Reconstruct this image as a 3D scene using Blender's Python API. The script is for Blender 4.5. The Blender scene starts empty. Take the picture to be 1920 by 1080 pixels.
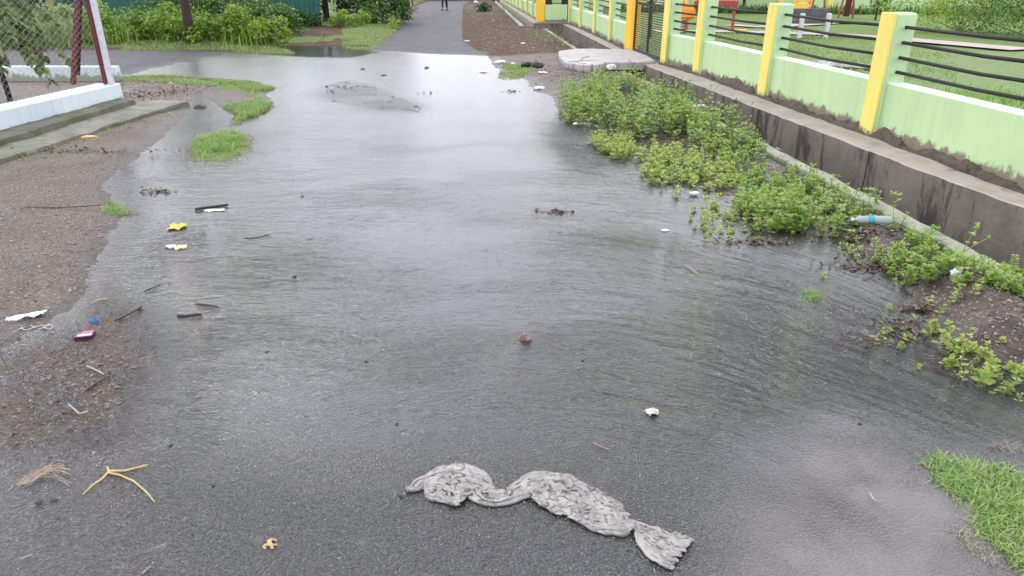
import bpy, math, random
import numpy as np
from mathutils import Vector, Matrix
random.seed(7); RNG = np.random.default_rng(7)
S = bpy.context.scene; COL = S.collection
# ------------------------------------------------------------ camera
FPX, TH, CH = 1320.0, math.radians(23.9), 1.6
cd = bpy.data.cameras.new('camera'); cam = bpy.data.objects.new('camera', cd); COL.objects.link(cam)
cd.sensor_width = 36; cd.lens = 36*FPX/1920; cd.clip_start = .05; cd.clip_end = 2000
cam.location = (0, 0, CH); cam.rotation_euler = (math.radians(90)-TH, 0, 0); S.camera = cam
# ------------------------------------------------------------ sky + sun
EL, AZ = math.radians(55), math.radians(-40)
w = bpy.data.worlds.new('World'); S.world = w; w.use_nodes = True
nt = w.node_tree; nt.nodes.clear()
def wn(t, **k):
    n = nt.nodes.new(t)
    for a, b in k.items(): setattr(n, a, b)
    return n
sky = wn('ShaderNodeTexSky', sky_type='NISHITA', sun_disc=False, sun_elevation=EL, sun_rotation=AZ, air_density=1.0, dust_density=4.0)
hs = wn('ShaderNodeHueSaturation'); hs.inputs['Saturation'].default_value = .35
tc = wn('ShaderNodeTexCoord'); nz = wn('ShaderNodeTexNoise'); nz.inputs['Scale'].default_value = 2.2; nz.inputs['Detail'].default_value = 2
cr = wn('ShaderNodeValToRGB'); cr.color_ramp.elements[0].position = .3; cr.color_ramp.elements[1].position = .72
cr.color_ramp.elements[0].color = (.87, .885, 1.00, 1); cr.color_ramp.elements[1].color = (.95, .96, 1.07, 1)
# overcast after rain: a bright belt of thin cloud at mid height, duller near the horizon and thick overhead
sx = wn('ShaderNodeSeparateXYZ'); mr = wn('ShaderNodeFloatCurve'); cv = mr.mapping.curves[0]
for i_, (a_, b_) in enumerate([(0, .44), (.22, .62), (.45, .97), (.62, .80), (.80, .36), (1, .20)]):
    if i_ in (0, 5): cv.points[0 if i_ == 0 else -1].location = (a_, b_)
    else: cv.points.new(a_, b_)
mr.mapping.update(); ml = wn('ShaderNodeMath', operation='MULTIPLY'); ml.inputs[1].default_value = 23.0
vm = wn('ShaderNodeVectorMath', operation='SCALE')
mx = wn('ShaderNodeMix', data_type='RGBA'); mx.inputs[0].default_value = .85
bg = wn('ShaderNodeBackground'); bg.inputs['Strength'].default_value = .15; wo = wn('ShaderNodeOutputWorld')
L = nt.links.new
L(sky.outputs[0], hs.inputs['Color']); L(tc.outputs['Generated'], nz.inputs['Vector']); L(nz.outputs['Fac'], cr.inputs[0])
L(hs.outputs[0], mx.inputs[6]); L(tc.outputs['Generated'], sx.inputs[0]); L(sx.outputs[2], mr.inputs['Value'])
L(cr.outputs[0], vm.inputs[0]); L(mr.outputs[0], ml.inputs[0]); L(ml.outputs[0], vm.inputs['Scale']); L(vm.outputs[0], mx.inputs[7]); L(mx.outputs[2], bg.inputs[0]); L(bg.outputs[0], wo.inputs[0])
sd_ = bpy.data.lights.new('sun', 'SUN'); sd_.energy = 1.1; sd_.angle = math.radians(16); sd_.color = (1, .96, .9)
sun = bpy.data.objects.new('sun', sd_); COL.objects.link(sun)
sun.rotation_euler = Vector((-math.sin(AZ)*math.cos(EL)*-1, math.cos(AZ)*math.cos(EL), math.sin(EL))).to_track_quat('Z', 'Y').to_euler()
S.view_settings.view_transform = 'Standard'; S.view_settings.look = 'None'; S.view_settings.exposure = .14; S.view_settings.gamma = 1
S.cycles.max_bounces = 5; S.cycles.diffuse_bounces = 2; S.cycles.glossy_bounces = 3; S.cycles.transparent_max_bounces = 6; S.cycles.use_denoising = True
S.cycles.use_adaptive_sampling = True; S.cycles.adaptive_threshold = .02
S.cycles.caustics_reflective = False; S.cycles.caustics_refractive = False

# ------------------------------------------------------------ helpers
def U(u, v, z=0.0):
    """picture point -> ground point at height z (used to lay out the plan)"""
    s, c = math.sin(TH), math.cos(TH); dx = u-960; up = 540-v
    dy = FPX*c+up*s; dz = -FPX*s+up*c; t = (z-CH)/dz
    return (dx*t, dy*t)
def tag(o, label=None, cat=None, group=None, kind=None):
    for k, v in (('label', label), ('category', cat), ('group', group), ('kind', kind)):
        if v: o[k] = v
    return o
def mk(name, V, F, mat, parent=None, smooth=False, attrs=None, midx=None):
    V = np.asarray(V, dtype=np.float32).reshape(-1, 3)
    me = bpy.data.meshes.new(name)
    if isinstance(F, np.ndarray):
        k = F.shape[1]; n = len(F)
        me.vertices.add(len(V)); me.vertices.foreach_set('co', V.ravel())
        me.loops.add(n*k); me.loops.foreach_set('vertex_index', F.astype(np.int32).ravel())
        me.polygons.add(n); me.polygons.foreach_set('loop_start', np.arange(0, n*k, k, dtype=np.int32))
        me.polygons.foreach_set('loop_total', np.full(n, k, dtype=np.int32))
        me.update(calc_edges=True)
    else:
        me.from_pydata(V.tolist(), [], F); me.update()
    for m in (mat if isinstance(mat, (list, tuple)) else [mat]): me.materials.append(m)
    if midx is not None: me.polygons.foreach_set('material_index', np.asarray(midx, dtype=np.int32))
    if smooth: me.polygons.foreach_set('use_smooth', np.ones(len(me.polygons), dtype=bool))
    for k, a in (attrs or {}).items():
        a = np.asarray(a, dtype=np.float32)
        if a.ndim == 1: me.attributes.new(k, 'FLOAT', 'POINT').data.foreach_set('value', a)
        else: me.attributes.new(k, 'FLOAT_VECTOR', 'POINT').data.foreach_set('vector', a.ravel())
    o = bpy.data.objects.new(name, me); COL.objects.link(o)
    if parent: o.parent = parent
    return o
def empty(name, loc, label=None, cat=None, group=None, rz=0):
    o = bpy.data.objects.new(name, None); COL.objects.link(o); o.location = loc; o.rotation_euler = (0, 0, rz)
    o.empty_display_size = .1
    return tag(o, label, cat, group)
class MB:
    def __init__(s): s.V = []; s.F = []
    def add(s, V, F):
        b = len(s.V); s.V += [tuple(v) for v in V]; s.F += [tuple(i+b for i in f) for f in F]; return s
    def box(s, c, d, rz=0, rx=0, bev=0, top=1.0):
        hx, hy, hz = d[0]/2, d[1]/2, d[2]/2; P = []
        if bev:
            for z, k in ((-hz, 1), (-hz+bev, 0), (hz-bev, 0), (hz, 1)):
                ins = bev*k; t = top if z > 0 else 1
                for sx, sy in ((-1, -1), (1, -1), (1, 1), (-1, 1)):
                    X, Y = (hx-ins)*t, (hy-ins)*t
                    e = min(bev, hx*.4, hy*.4)
                    P += [(sx*X, sy*(Y-e), z), (sx*(X-e), sy*Y, z)] if sx*sy > 0 else [(sx*(X-e), sy*Y, z), (sx*X, sy*(Y-e), z)]
            n = 8; F = [tuple(range(n))[::-1], tuple(range(3*n, 4*n))]
            for r in range(3):
                for i in range(n): F.append((r*n+i, r*n+(i+1) % n, (r+1)*n+(i+1) % n, (r+1)*n+i))
        else:
            P = [(x*(top if z > 0 else 1), y*(top if z > 0 else 1), z) for z in (-hz, hz) for x, y in ((-hx, -hy), (hx, -hy), (hx, hy), (-hx, hy))]
            F = [(3, 2, 1, 0), (4, 5, 6, 7)]+[(i, (i+1) % 4, (i+1) % 4+4, i+4) for i in range(4)]
        M = Matrix.Translation(c) @ Matrix.Rotation(rz, 4, 'Z') @ Matrix.Rotation(rx, 4, 'X')
        return s.add([M @ Vector(p) for p in P], F)
    def tube(s, pts, r, n=6, cap=True):
        pts = [Vector(p) for p in pts]; rr = r if isinstance(r, (list, tuple)) else [r]*len(pts); V = []; F = []
        for i, p in enumerate(pts):
            d = (pts[min(i+1, len(pts)-1)]-pts[max(i-1, 0)]).normalized()
            a = d.cross(Vector((0, 0, 1))); a = a if a.length > .05 else d.cross(Vector((1, 0, 0))); a.normalize(); b = d.cross(a)
            V += [p+(a*math.cos(t)+b*math.sin(t))*rr[i] for t in [2*math.pi*k/n for k in range(n)]]
        for i in range(len(pts)-1):
            for k in range(n): F.append((i*n+k, i*n+(k+1) % n, (i+1)*n+(k+1) % n, (i+1)*n+k))
        if cap: F += [tuple(range(n))[::-1], tuple(range((len(pts)-1)*n, len(pts)*n))]
        return s.add(V, F)
    def build(s, name, mat, parent=None, smooth=False): return mk(name, s.V, s.F, mat, parent, smooth)
# value noise
def vnoise(x, y, seed=0):
    xi = np.floor(x).astype(np.int64); yi = np.floor(y).astype(np.int64); fx = x-xi; fy = y-yi
    fx = fx*fx*(3-2*fx); fy = fy*fy*(3-2*fy)
    def h(a, b):
        n = (a*374761393+b*668265263+seed*1442695041) & 0xffffffff
        n = ((n ^ (n >> 13))*1274126177) & 0xffffffff
        return ((n ^ (n >> 16)) & 0xffff)/65535.
    a, b, c, d = h(xi, yi), h(xi+1, yi), h(xi, yi+1), h(xi+1, yi+1)
    return (a+(b-a)*fx)*(1-fy)+(c+(d-c)*fx)*fy
def fbm(x, y, o=4, seed=0):
    r = 0; a = .5; t = 0
    for i in range(o): r = r+a*vnoise(x*2**i+i*17.3, y*2**i+i*5.1, seed+i); t += a; a *= .5
    return r/t
def sdf(poly, X, Y):
    """signed distance, positive inside"""
    P = np.array(poly); n = len(P); d = np.full(X.shape, 1e9); ins = np.zeros(X.shape, bool)
    for i in range(n):
        ax, ay = P[i]; bx, by = P[(i+1) % n]; ex, ey = bx-ax, by-ay
        t = np.clip(((X-ax)*ex+(Y-ay)*ey)/(ex*ex+ey*ey+1e-12), 0, 1)
        d = np.minimum(d, (X-ax-t*ex)**2+(Y-ay-t*ey)**2)
        c = ((ay > Y) != (by > Y)) & (X < (bx-ax)*(Y-ay)/(by-ay+1e-12)+ax); ins ^= c
    d = np.sqrt(d); return np.where(ins, d, -d)
def px(pts): return [U(u, v) if v > 0 else U(u, 1) for u, v in pts]
sst = lambda a, b, x: (lambda t: t*t*(3-2*t))(np.clip((x-a)/(b-a), 0, 1))

# plan lines: near kerb of the drain N, front of the ledge G, street face of the wall W
def lin(pts):
    a = np.array(pts); return lambda y: np.interp(y, a[:, 0], a[:, 1])
Nf = lin([(-4, 3.25), (3.54, 2.80), (4.3, 2.73), (5.9, 2.6), (8.2, 2.33), (12, 2.06), (13, 1.9), (17.3, 1.42), (24.3, 1.0), (24.32, .28), (48.7, -1.1), (60, -1.9), (600, -41)])
Gf = lin([(-4, 4.4), (5.04, 3.47), (6, 3.3), (8.07, 3.04), (12.83, 2.42), (16.3, 2.18), (24.5, 1.7), (25.2, 1.66), (25.22, .72), (48, -.72), (60, -1.5), (600, -40.6)])
Wf = lin([(-4, 4.6), (4.7, 3.76), (7.04, 3.53), (9.4, 3.25), (11.74, 2.95), (13.32, 2.66), (15.6, 2.46), (18, 2.32), (20.4, 2.2), (25.4, 1.84), (25.42, .95), (48, -.62), (60, -1.4), (600, -40.5)])
# ground zones as plan polygons
Z = dict(
 bank=[(-9, -2), (-1.9, -2), (-2.2, 1.2)]+px([(-60, 760), (0, 655), (80, 605), (150, 560), (178, 505), (205, 440), (230, 405), (200, 375), (190, 345), (232, 312), (262, 290), (300, 258), (345, 214), (350, 190), (345, 178), (380, 172), (400, 165), (350, 152), (225, 146)])+[(-7.2, 12.6), (-14, 12.7), (-14, 4)],
 isle=px([(225, 146), (320, 143), (420, 151), (480, 156), (516, 166), (500, 178), (516, 200), (480, 222), (430, 238), (440, 215), (395, 190), (370, 172), (300, 165)]),
 tuft=px([(350, 285), (360, 262), (420, 245), (468, 250), (472, 285), (420, 303), (360, 303)]),
 lowl=px([(-200, 640), (0, 650), (120, 600), (190, 520), (300, 560), (350, 640), (320, 740), (300, 830), (220, 880), (-200, 900)]),
 verge=[(-60, 17.4), (-9, 17.5)]+px([(300, 96), (470, 99), (520, 84), (600, 83), (700, 92), (752, 55), (775, 30)])+[(-5.3, 40), (-6, 60), (-60, 60)],
 puddle=px([(515, 84), (690, 88), (698, 98), (655, 107), (580, 106), (500, 101)]),
 rbank=px([(868, 8), (893, 60), (912, 103), (940, 140), (985, 148), (1002, 170), (1035, 180), (1048, 215), (1085, 222), (1130, 235), (1200, 250), (1300, 300)])+[(2.7, 7), (2.6, 12), (2, 20), (.5, 40)],
 rlow=px([(1048, 215), (1100, 258), (1190, 310), (1275, 372), (1330, 440), (1560, 452), (1680, 540), (1740, 680), (1800, 715), (2100, 760)])+[(3.3, 3), (2.75, 8), (2, 12)],
 mound1=px([(1700, 480), (1790, 505), (1900, 545), (2000, 590), (2040, 700), (1880, 690), (1770, 660), (1745, 600), (1690, 540)]),
 mound2=px([(1590, 430), (1660, 420), (1730, 470), (1660, 500), (1600, 470)]),
 mound3=px([(1470, 345), (1540, 350), (1560, 380), (1500, 385)]),
 silt=px([(1480, 800), (1600, 770), (1760, 850), (1960, 860), (2100, 1000)])+[(2.6, 0), (.9, -1)]+px([(1300, 1200), (1360, 960)]),
 shoal=px([(612, 156), (660, 148), (705, 158), (795, 198), (785, 214), (700, 206), (598, 190)]), shoal2=px([(1005, 224), (1050, 236), (1118, 292), (1095, 304), (1045, 268)]),
 glawn=px([(1715, 860), (1800, 840), (1960, 880), (2200, 980)])+[(2.8, .6), (2., .8)]+px([(1925, 1120), (1870, 1020), (1760, 940)]),
)
def roadmask(X, Y):
    """1 on asphalt"""
    left = np.interp(Y, [0, 10, 16.5, 17.4, 25, 29, 41, 60, 80], [-9, -9, -60, -3.35, -3.9, -4.1, -5.0, -9, -40])
    right = np.interp(Y, [0, 11, 12.5, 16.7, 20, 25, 38, 45, 60, 80], [3, 2, .1, -.75, -1.35, -1.7, -2.5, -2.9, -3, -2])
    return sst(-.15, .1, X-left)*sst(-.15, .1, right-X)
def height(X, Y, fine=True):
    n1 = fbm(X*1.1, Y*1.1, 4, 3)-.5; n2 = fbm(X*9, Y*9, 3, 11)-.5; n3 = fbm(X*45, Y*45, 2, 23)-.5
    e = {k: sdf(p, X, Y)+n1*.12+n2*.05 for k, p in Z.items()}
    h = -.03+n1*.012
    shoal = None
    def zone(k, slope, hmax): return np.clip(e[k]*slope, -.03, hmax)
    h = np.maximum(h, zone('bank', .09, .03)); h = np.maximum(h, zone('isle', .1, .02)); h = np.maximum(h, zone('tuft', .08, .015))
    h = np.maximum(h, np.clip(e['lowl']*.05-.012, -.03, .0015)+n2*.008)
    for k in ('shoal', 'shoal2'): h = np.maximum(h, np.clip(e[k]*.08-.006, -.03, -.005)+n2*.004)
    h = np.maximum(h, zone('verge', .12, .10)); h = np.maximum(h, zone('rbank', .07, .075))
    h = np.maximum(h, np.clip(e['rlow']*.03-.018, -.03, .0)+n2*.02+n1*.02)
    h = np.maximum(h, np.clip(e['mound1']*.45, -.03, .13)); h = np.maximum(h, np.clip(e['mound2']*.3, -.03, .05)); h = np.maximum(h, np.clip(e['mound3']*.3, -.03, .04))
    h = np.maximum(h, np.clip(e['silt']*.012-.006, -.03, -.004)); h = np.maximum(h, zone('glawn', .2, .02))
    # near edge of the flood: the crown of the asphalt comes up to the film
    fr = sst(2.5, 1.55, Y-.10*np.abs(X)+n1*.5); h = np.maximum(h, -.03+fr*.0285)
    # dry road beyond the junction and the side road on the left
    far = sst(17.0, 17.5, Y+.42*np.clip(X+3.4, 0, 3.2)+n1*.25); h = np.maximum(h, -.03+far*(.05+.0*Y))
    lr = sst(-5.9, -7.4, X+n1*1.2)*sst(12.3, 13.2, Y); h = np.maximum(h, -.03+lr*.045)
    h = np.where((e['puddle'] > 0) & (Y > 16), np.minimum(h, -.01), h)
    rm = roadmask(X, Y)
    dirt = np.clip(np.maximum.reduce([sst(-.30, -.05, e['bank']), sst(-.3, -.05, e['isle']), sst(-.3, -.05, e['tuft']), sst(-.1, .3, e['lowl'])*.72, sst(0, .1, e['verge']), sst(-.1, .1, e['rbank'])]), 0, 1)
    dirt = np.maximum(dirt, (1-rm)*sst(16.6, 17.4, Y)); mud = np.maximum.reduce([sst(-.12, .05, e['rlow'])*.9, sst(-.1, .03, e['mound1']), sst(-.1, .03, e['mound2']), sst(-.1, .03, e['mound3'])])
    grass = np.maximum.reduce([sst(0, .1, e['glawn']), sst(0, .15, e['isle'])*sst(.42, .58, fbm(X*1.7, Y*1.7, 3, 40))*.8, sst(0, .1, e['tuft']),
        sst(.1, .5, e['verge'])*sst(.38, .6, fbm(X*.9, Y*.9, 3, 41)+.12*(X < -8)+.1*(X > -5))])
    silt = sst(-.25, .35, e['silt'])
    fine_h = n2*.004+n3*.0016*(1-dirt)+n3*.006*np.maximum(dirt*.6, mud)+np.where(mud > .5, n2*.02, 0)
    dry = np.maximum(far, lr)
    fr = np.maximum(fr, np.maximum(sst(-.1, .2, e['lowl'])*.9, .7*sst(-.1, .2, np.maximum(e['shoal'], e['shoal2']))))
    H_ = h+fine_h; H_ = np.where(silt > .3, np.minimum(H_, -.001), H_)
    return H_, dirt, mud, grass, silt, fr, dry
# ------------------------------------------------------------ materials
class NT:
    def __init__(s, name):
        s.m = bpy.data.materials.new(name); s.m.use_nodes = True; s.t = s.m.node_tree; s.t.nodes.clear()
        s.out = s.t.nodes.new('ShaderNodeOutputMaterial')
    def n(s, typ, ins=None, **k):
        n = s.t.nodes.new('ShaderNode'+typ)
        for a, b in k.items(): setattr(n, a, b)
        for a, b in (ins or {}).items():
            i = n.inputs[a]
            if isinstance(b, bpy.types.NodeSocket): s.t.links.new(b, i)
            else: i.default_value = b
        return n
    def geo(s): return s.n('NewGeometry').outputs['Position']
    def obj(s): return s.n('TexCoord').outputs['Object']
    def vec(s, v, sc, rot=0, loc=(0, 0, 0)):
        return s.n('Mapping', {'Vector': v, 'Scale': sc, 'Rotation': (0, 0, rot), 'Location': loc}).outputs[0]
    def noise(s, v, sc, det=4, rough=.55, dist=0): return s.n('TexNoise', {'Vector': v, 'Scale': sc, 'Detail': det, 'Roughness': rough, 'Distortion': dist}).outputs['Fac']
    def vor(s, v, sc, feat='F1', out='Distance', rnd=1): return s.n('TexVoronoi', {'Vector': v, 'Scale': sc, 'Randomness': rnd}, feature=feat).outputs[out]
    def vor2(s, v, sc): return s.n('TexVoronoi', {'Vector': v, 'Scale': sc}, voronoi_dimensions='2D').outputs['Distance']
    def math(s, op, a, b=0, c=0, clamp=False):
        n = s.n('Math', operation=op); n.use_clamp = clamp
        for i, v in enumerate((a, b, c)):
            if isinstance(v, bpy.types.NodeSocket): s.t.links.new(v, n.inputs[i])
            else: n.inputs[i].default_value = v
        return n.outputs[0]
    def ss(s, v, a, b): return s.n('MapRange', {'Value': v, 'From Min': a, 'From Max': b}, interpolation_type='SMOOTHSTEP').outputs[0]
    def mix(s, f, a, b):
        n = s.n('Mix', data_type='RGBA')
        for k, v in (('Factor', f), ('A', a), ('B', b)):
            i = [x for x in n.inputs if x.name == k and (x.type == 'RGBA' or k == 'Factor') and x.enabled][0]
            if isinstance(v, bpy.types.NodeSocket): s.t.links.new(v, i)
            else: i.default_value = v if k == 'Factor' else (*v[:3], 1)
        return [o for o in n.outputs if o.type == 'RGBA'][0]
    def attr(s, name, out='Fac'): return s.n('Attribute', attribute_name=name).outputs[out]
    def bump(s, h, st=.5, d=.01, nrm=None):
        k = {'Height': h, 'Strength': st, 'Distance': d}
        if nrm: k['Normal'] = nrm
        return s.n('Bump', k).outputs[0]
    def pbr(s, col, rough=.6, nrm=None, **k):
        i = {'Base Color': col if isinstance(col, bpy.types.NodeSocket) else (*col[:3], 1), 'Roughness': rough}
        if nrm: i['Normal'] = nrm
        i.update(k); b = s.n('BsdfPrincipled', i); s.t.links.new(b.outputs[0], s.out.inputs[0]); return s.m
def simple(name, c1, c2=None, scale=8, rough=.6, bump=.3, bd=.004, c3=None, c3w=(.6, .7), det=5, **k):
    t = NT(name); v = t.obj(); n = t.noise(v, scale, det); c2 = c2 or [x*.7 for x in c1]
    c = t.mix(t.ss(n, .35, .65), c1, c2)
    if c3: c = t.mix(t.ss(t.noise(v, scale*.45, 6, .65, .4), *c3w), c, c3)
    return t.pbr(c, rough, t.bump(t.noise(v, scale*6, 3), bump, bd) if bump else None, **k)
def leafmat(name, a, b, c, rough=.42, trans=.35):
    t = NT(name); r = t.attr('rnd'); col = t.mix(t.ss(r, .05, .6), a, b); col = t.mix(t.ss(r, .72, 1.0), col, c)
    p = t.n('BsdfPrincipled', {'Base Color': col, 'Roughness': rough}); tl = t.n('BsdfTranslucent', {'Color': col})
    m = t.n('MixShader', {'Fac': trans, 1: p.outputs[0], 2: tl.outputs[0]}); t.t.links.new(m.outputs[0], t.out.inputs[0]); return t.m
M = {}
def ground_mat():
    t = NT('wet ground'); p = t.geo()
    dirt, mud, grass, silt, film, dry = [t.attr(k) for k in ('dirt', 'mud', 'grass', 'silt', 'film', 'dry')]
    nb = t.noise(p, 7, 6, .6); nf = t.noise(p, 60, 3, .6)
    brk = t.math('MULTIPLY', t.math('SUBTRACT', nb, .5), .9)
    D = t.ss(t.math('ADD', dirt, brk), .35, .62); Mu = t.ss(t.math('ADD', mud, brk), .35, .6)
    Gr = t.ss(t.math('ADD', grass, brk), .4, .6); Si = t.ss(t.math('ADD', silt, t.math('MULTIPLY', brk, .9)), .0, 1.1)
    # asphalt with pale and black chips of stone
    vc = t.n('TexVoronoi', {'Vector': p, 'Scale': 150.0}, voronoi_dimensions='2D'); cell = t.n('SeparateColor', {'Color': vc.outputs['Color']}).outputs[0]
    asp = t.mix(t.ss(nb, .3, .7), (.026, .026, .031), (.048, .047, .055)); dry_c = t.mix(t.ss(t.noise(p, 1.6, 6, .65), .42, .7), (.070, .068, .078), (.150, .125, .115)); dry_c = t.mix(t.math('MULTIPLY', t.ss(nf, .4, .7), .5), dry_c, (.045, .044, .05)); asp = t.mix(dry, asp, dry_c)
    asp = t.mix(t.ss(cell, .1, 1.), asp, (.095, .094, .098)); asp = t.mix(t.math('MULTIPLY', t.ss(cell, .985, .99), t.ss(vc.outputs['Distance'], .4, .25)), asp, (.5, .49, .47))
    # dirt with gravel
    v2 = t.n('TexVoronoi', {'Vector': p, 'Scale': 75.0}, voronoi_dimensions='2D'); c2 = t.n('SeparateColor', {'Color': v2.outputs['Color']}).outputs[0]
    dc = t.mix(t.ss(t.noise(p, 2.3, 5), .35, .65), (.185, .120, .074), (.095, .063, .038)); dc = t.mix(t.ss(nf, .35, .7), dc, (.060, .043, .034)); zz = t.n('SeparateXYZ', {'Vector': p}).outputs[2]; dc = t.mix(t.ss(t.math('ADD', zz, t.math('MULTIPLY', brk, .05)), .026, -.004), dc, (.062, .044, .029))
    dc = t.mix(t.math('MULTIPLY', t.ss(c2, .92, .95), t.ss(v2.outputs['Distance'], .5, .3)), dc, (.30, .25, .215)); dc = t.mix(t.ss(c2, .14, .05), dc, (.045, .033, .028))
    mc = t.mix(t.ss(nb, .4, .62), (.036, .024, .018), (.072, .052, .040)); mc = t.mix(t.math('MULTIPLY', t.ss(c2, .84, .9), t.ss(v2.outputs['Distance'], .5, .3)), mc, (.27, .22, .18))
    gc = t.mix(t.ss(nb, .35, .65), (.105, .19, .045), (.17, .23, .075)); gc = t.mix(t.ss(t.noise(p, 1.3, 4), .55, .75), gc, (.19, .17, .11))
    sc = t.mix(t.ss(nb, .3, .7), (.155, .140, .135), (.105, .096, .094)); sc = t.mix(t.math('MULTIPLY', t.ss(cell, .985, .99), t.ss(vc.outputs['Distance'], .4, .25)), sc, (.45, .42, .40))
    col = t.mix(Si, asp, sc); col = t.mix(D, col, dc); col = t.mix(Mu, col, mc); col = t.mix(Gr, col, gc)
    # roughness: wet everywhere, dirt a little less
    nodirt = t.math('SUBTRACT', 1, t.math('MAXIMUM', t.math('MAXIMUM', D, Mu), Gr), clamp=True)
    ro = t.math('ADD', .30, t.math('MULTIPLY', D, t.math('MULTIPLY', t.ss(zz, .0, .025), .30))); ro = t.math('ADD', ro, t.math('MULTIPLY', Gr, .3)); ro = t.math('ADD', ro, t.math('MULTIPLY', Mu, .3)); ro = t.math('ADD', ro, t.math('MULTIPLY', Si, .15)); ro = t.math('ADD', ro, t.math('MULTIPLY', dry, .3), clamp=True)
    agg = t.math('SUBTRACT', 1, t.vor2(p, 95)); agg = t.math('ADD', agg, t.math('MULTIPLY', t.noise(p, 38, 3), 1.0))
    b1 = t.bump(agg, t.math('ADD', .6, t.math('MULTIPLY', D, .3)), .009)
    b1 = t.bump(nf, .4, .01, b1)
    t.pbr(col, ro, b1, **{'Specular IOR Level': t.math('SUBTRACT', .6, t.math('MULTIPLY', t.math('MAXIMUM', dry, Gr), .45)), 'Coat Weight': t.math('MULTIPLY', t.math('SUBTRACT', nodirt, t.math('ADD', dry, t.math('MULTIPLY', Si, .6)), clamp=True), .5), 'Coat Roughness': .16})
    return t.m
def water_mat():
    t = NT('flood water'); f = t.n('Attribute', attribute_name='flow').outputs['Vector']; amp = t.attr('amp')
    p = t.geo()
    v1 = t.vec(f, (5.5, 13, 1)); v2 = t.vec(f, (19, 38, 1)); v3 = t.vec(f, (60, 95, 1))
    a = t.noise(v1, 1, 3, .55, .6); b = t.noise(v2, 1, 3, .6, .5); c = t.noise(v3, 1, 2, .6, .3)
    pat = t.ss(t.noise(t.vec(f, (.55, 1.3, 1)), 1, 4, .6), .36, .66)
    grit = t.attr('grit'); agg = t.math('ADD', t.noise(p, 75, 2, .6), t.math('MULTIPLY', t.math('SUBTRACT', 1, t.vor2(p, 105)), .6)); agg = t.math('ADD', agg, t.math('MULTIPLY', grit, t.math('MULTIPLY', t.noise(p, 34, 3, .6), 2.2)))
    h = t.math('ADD', t.math('MULTIPLY', a, 1.0), t.math('MULTIPLY', b, .62)); h = t.math('ADD', h, t.math('MULTIPLY', c, .24))
    rid = t.math('ABSOLUTE', t.math('SUBTRACT', t.noise(t.vec(f, (2.2, 11, 1)), 1, 3, .5, 1.2), .5)); h = t.math('SUBTRACT', h, t.math('MULTIPLY', rid, t.math('ADD', .5, t.math('MULTIPLY', t.attr('arc'), 1.9))))
    st = t.math('MULTIPLY', amp, t.math('ADD', .75, t.math('MULTIPLY', pat, .35)))
    n1 = t.bump(h, t.math('MINIMUM', st, 1.0), t.math('MULTIPLY', st, .019))
    film = t.attr('film'); si = t.attr('silt')
    n2 = t.bump(agg, t.math('ADD', .10, film, clamp=True), t.math('ADD', .0055, t.math('MULTIPLY', grit, .003)), n1)
    gl = t.n('BsdfGlossy', {'Color': (1, 1, 1, 1), 'Roughness': t.math('ADD', t.math('ADD', .06, t.math('MULTIPLY', t.attr('far'), .16)), t.math('MULTIPLY', si, .22)), 'Normal': n2})
    tr = t.n('BsdfTransparent', {'Color': (.86, .87, .86, 1)})
    # thin turbid layer: a little light is scattered by silt in the water
    df = t.n('BsdfDiffuse', {'Color': t.mix(si, (.15, .15, .16), (.175, .158, .155))})
    body = t.n('MixShader', {'Fac': t.math('ADD', t.math('ADD', .08, t.math('MULTIPLY', t.attr('deep'), .20)), t.math('MULTIPLY', t.math('MULTIPLY', si, t.ss(t.noise(p, 3, 5), .2, .7)), .75), clamp=True), 1: tr.outputs[0], 2: df.outputs[0]})
    fr = t.n('Fresnel', {'IOR': 1.48, 'Normal': n2})
    fac = t.math('MULTIPLY_ADD', fr.outputs[0], 1.0, 0.0, clamp=True)
    m = t.n('MixShader', {'Fac': fac, 1: body.outputs[0], 2: gl.outputs[0]}); t.t.links.new(m.outputs[0], t.out.inputs[0]); return t.m
M['ground'] = ground_mat(); M['water'] = water_mat()
def concrete(name, a, b, stain, sw=(.58, .7), zs=1.0, rough=.7, wet=.0):
    t = NT(name); p = t.geo(); n = t.noise(p, 3.5, 6, .6); c = t.mix(t.ss(n, .35, .65), a, b)
    c = t.mix(t.ss(t.noise(t.vec(p, (2.6, 2.6, 1.5*zs)), 1.5, 7, .7, .5), *sw), c, stain)
    c = t.mix(t.math('MULTIPLY', t.ss(t.vor(p, 55), .28, .15), .4), c, [x*.55 for x in a])
    h = t.math('ADD', t.noise(p, 25, 4), t.math('MULTIPLY', t.noise(p, 90, 2), .5)); return t.pbr(c, rough, t.bump(h, .5, .012), **{'Coat Weight': wet, 'Coat Roughness': .3})
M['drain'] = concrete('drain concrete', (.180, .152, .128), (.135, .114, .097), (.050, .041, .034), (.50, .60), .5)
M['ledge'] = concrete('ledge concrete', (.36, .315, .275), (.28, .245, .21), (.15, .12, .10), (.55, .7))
M['kerbgreen'] = concrete('weathered kerb', (.33, .34, .25), (.25, .26, .19), (.13, .15, .08), (.5, .65))
M['slab'] = concrete('culvert slab', (.44, .41, .40), (.33, .31, .30), (.17, .15, .14), (.6, .75))
M['moss'] = concrete('mossy concrete', (.13, .12, .095), (.085, .08, .055), (.06, .075, .03), (.45, .6))
M['mossflat'] = concrete('mossy concrete top', (.21, .20, .17), (.15, .145, .11), (.10, .12, .05), (.48, .62))
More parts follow.
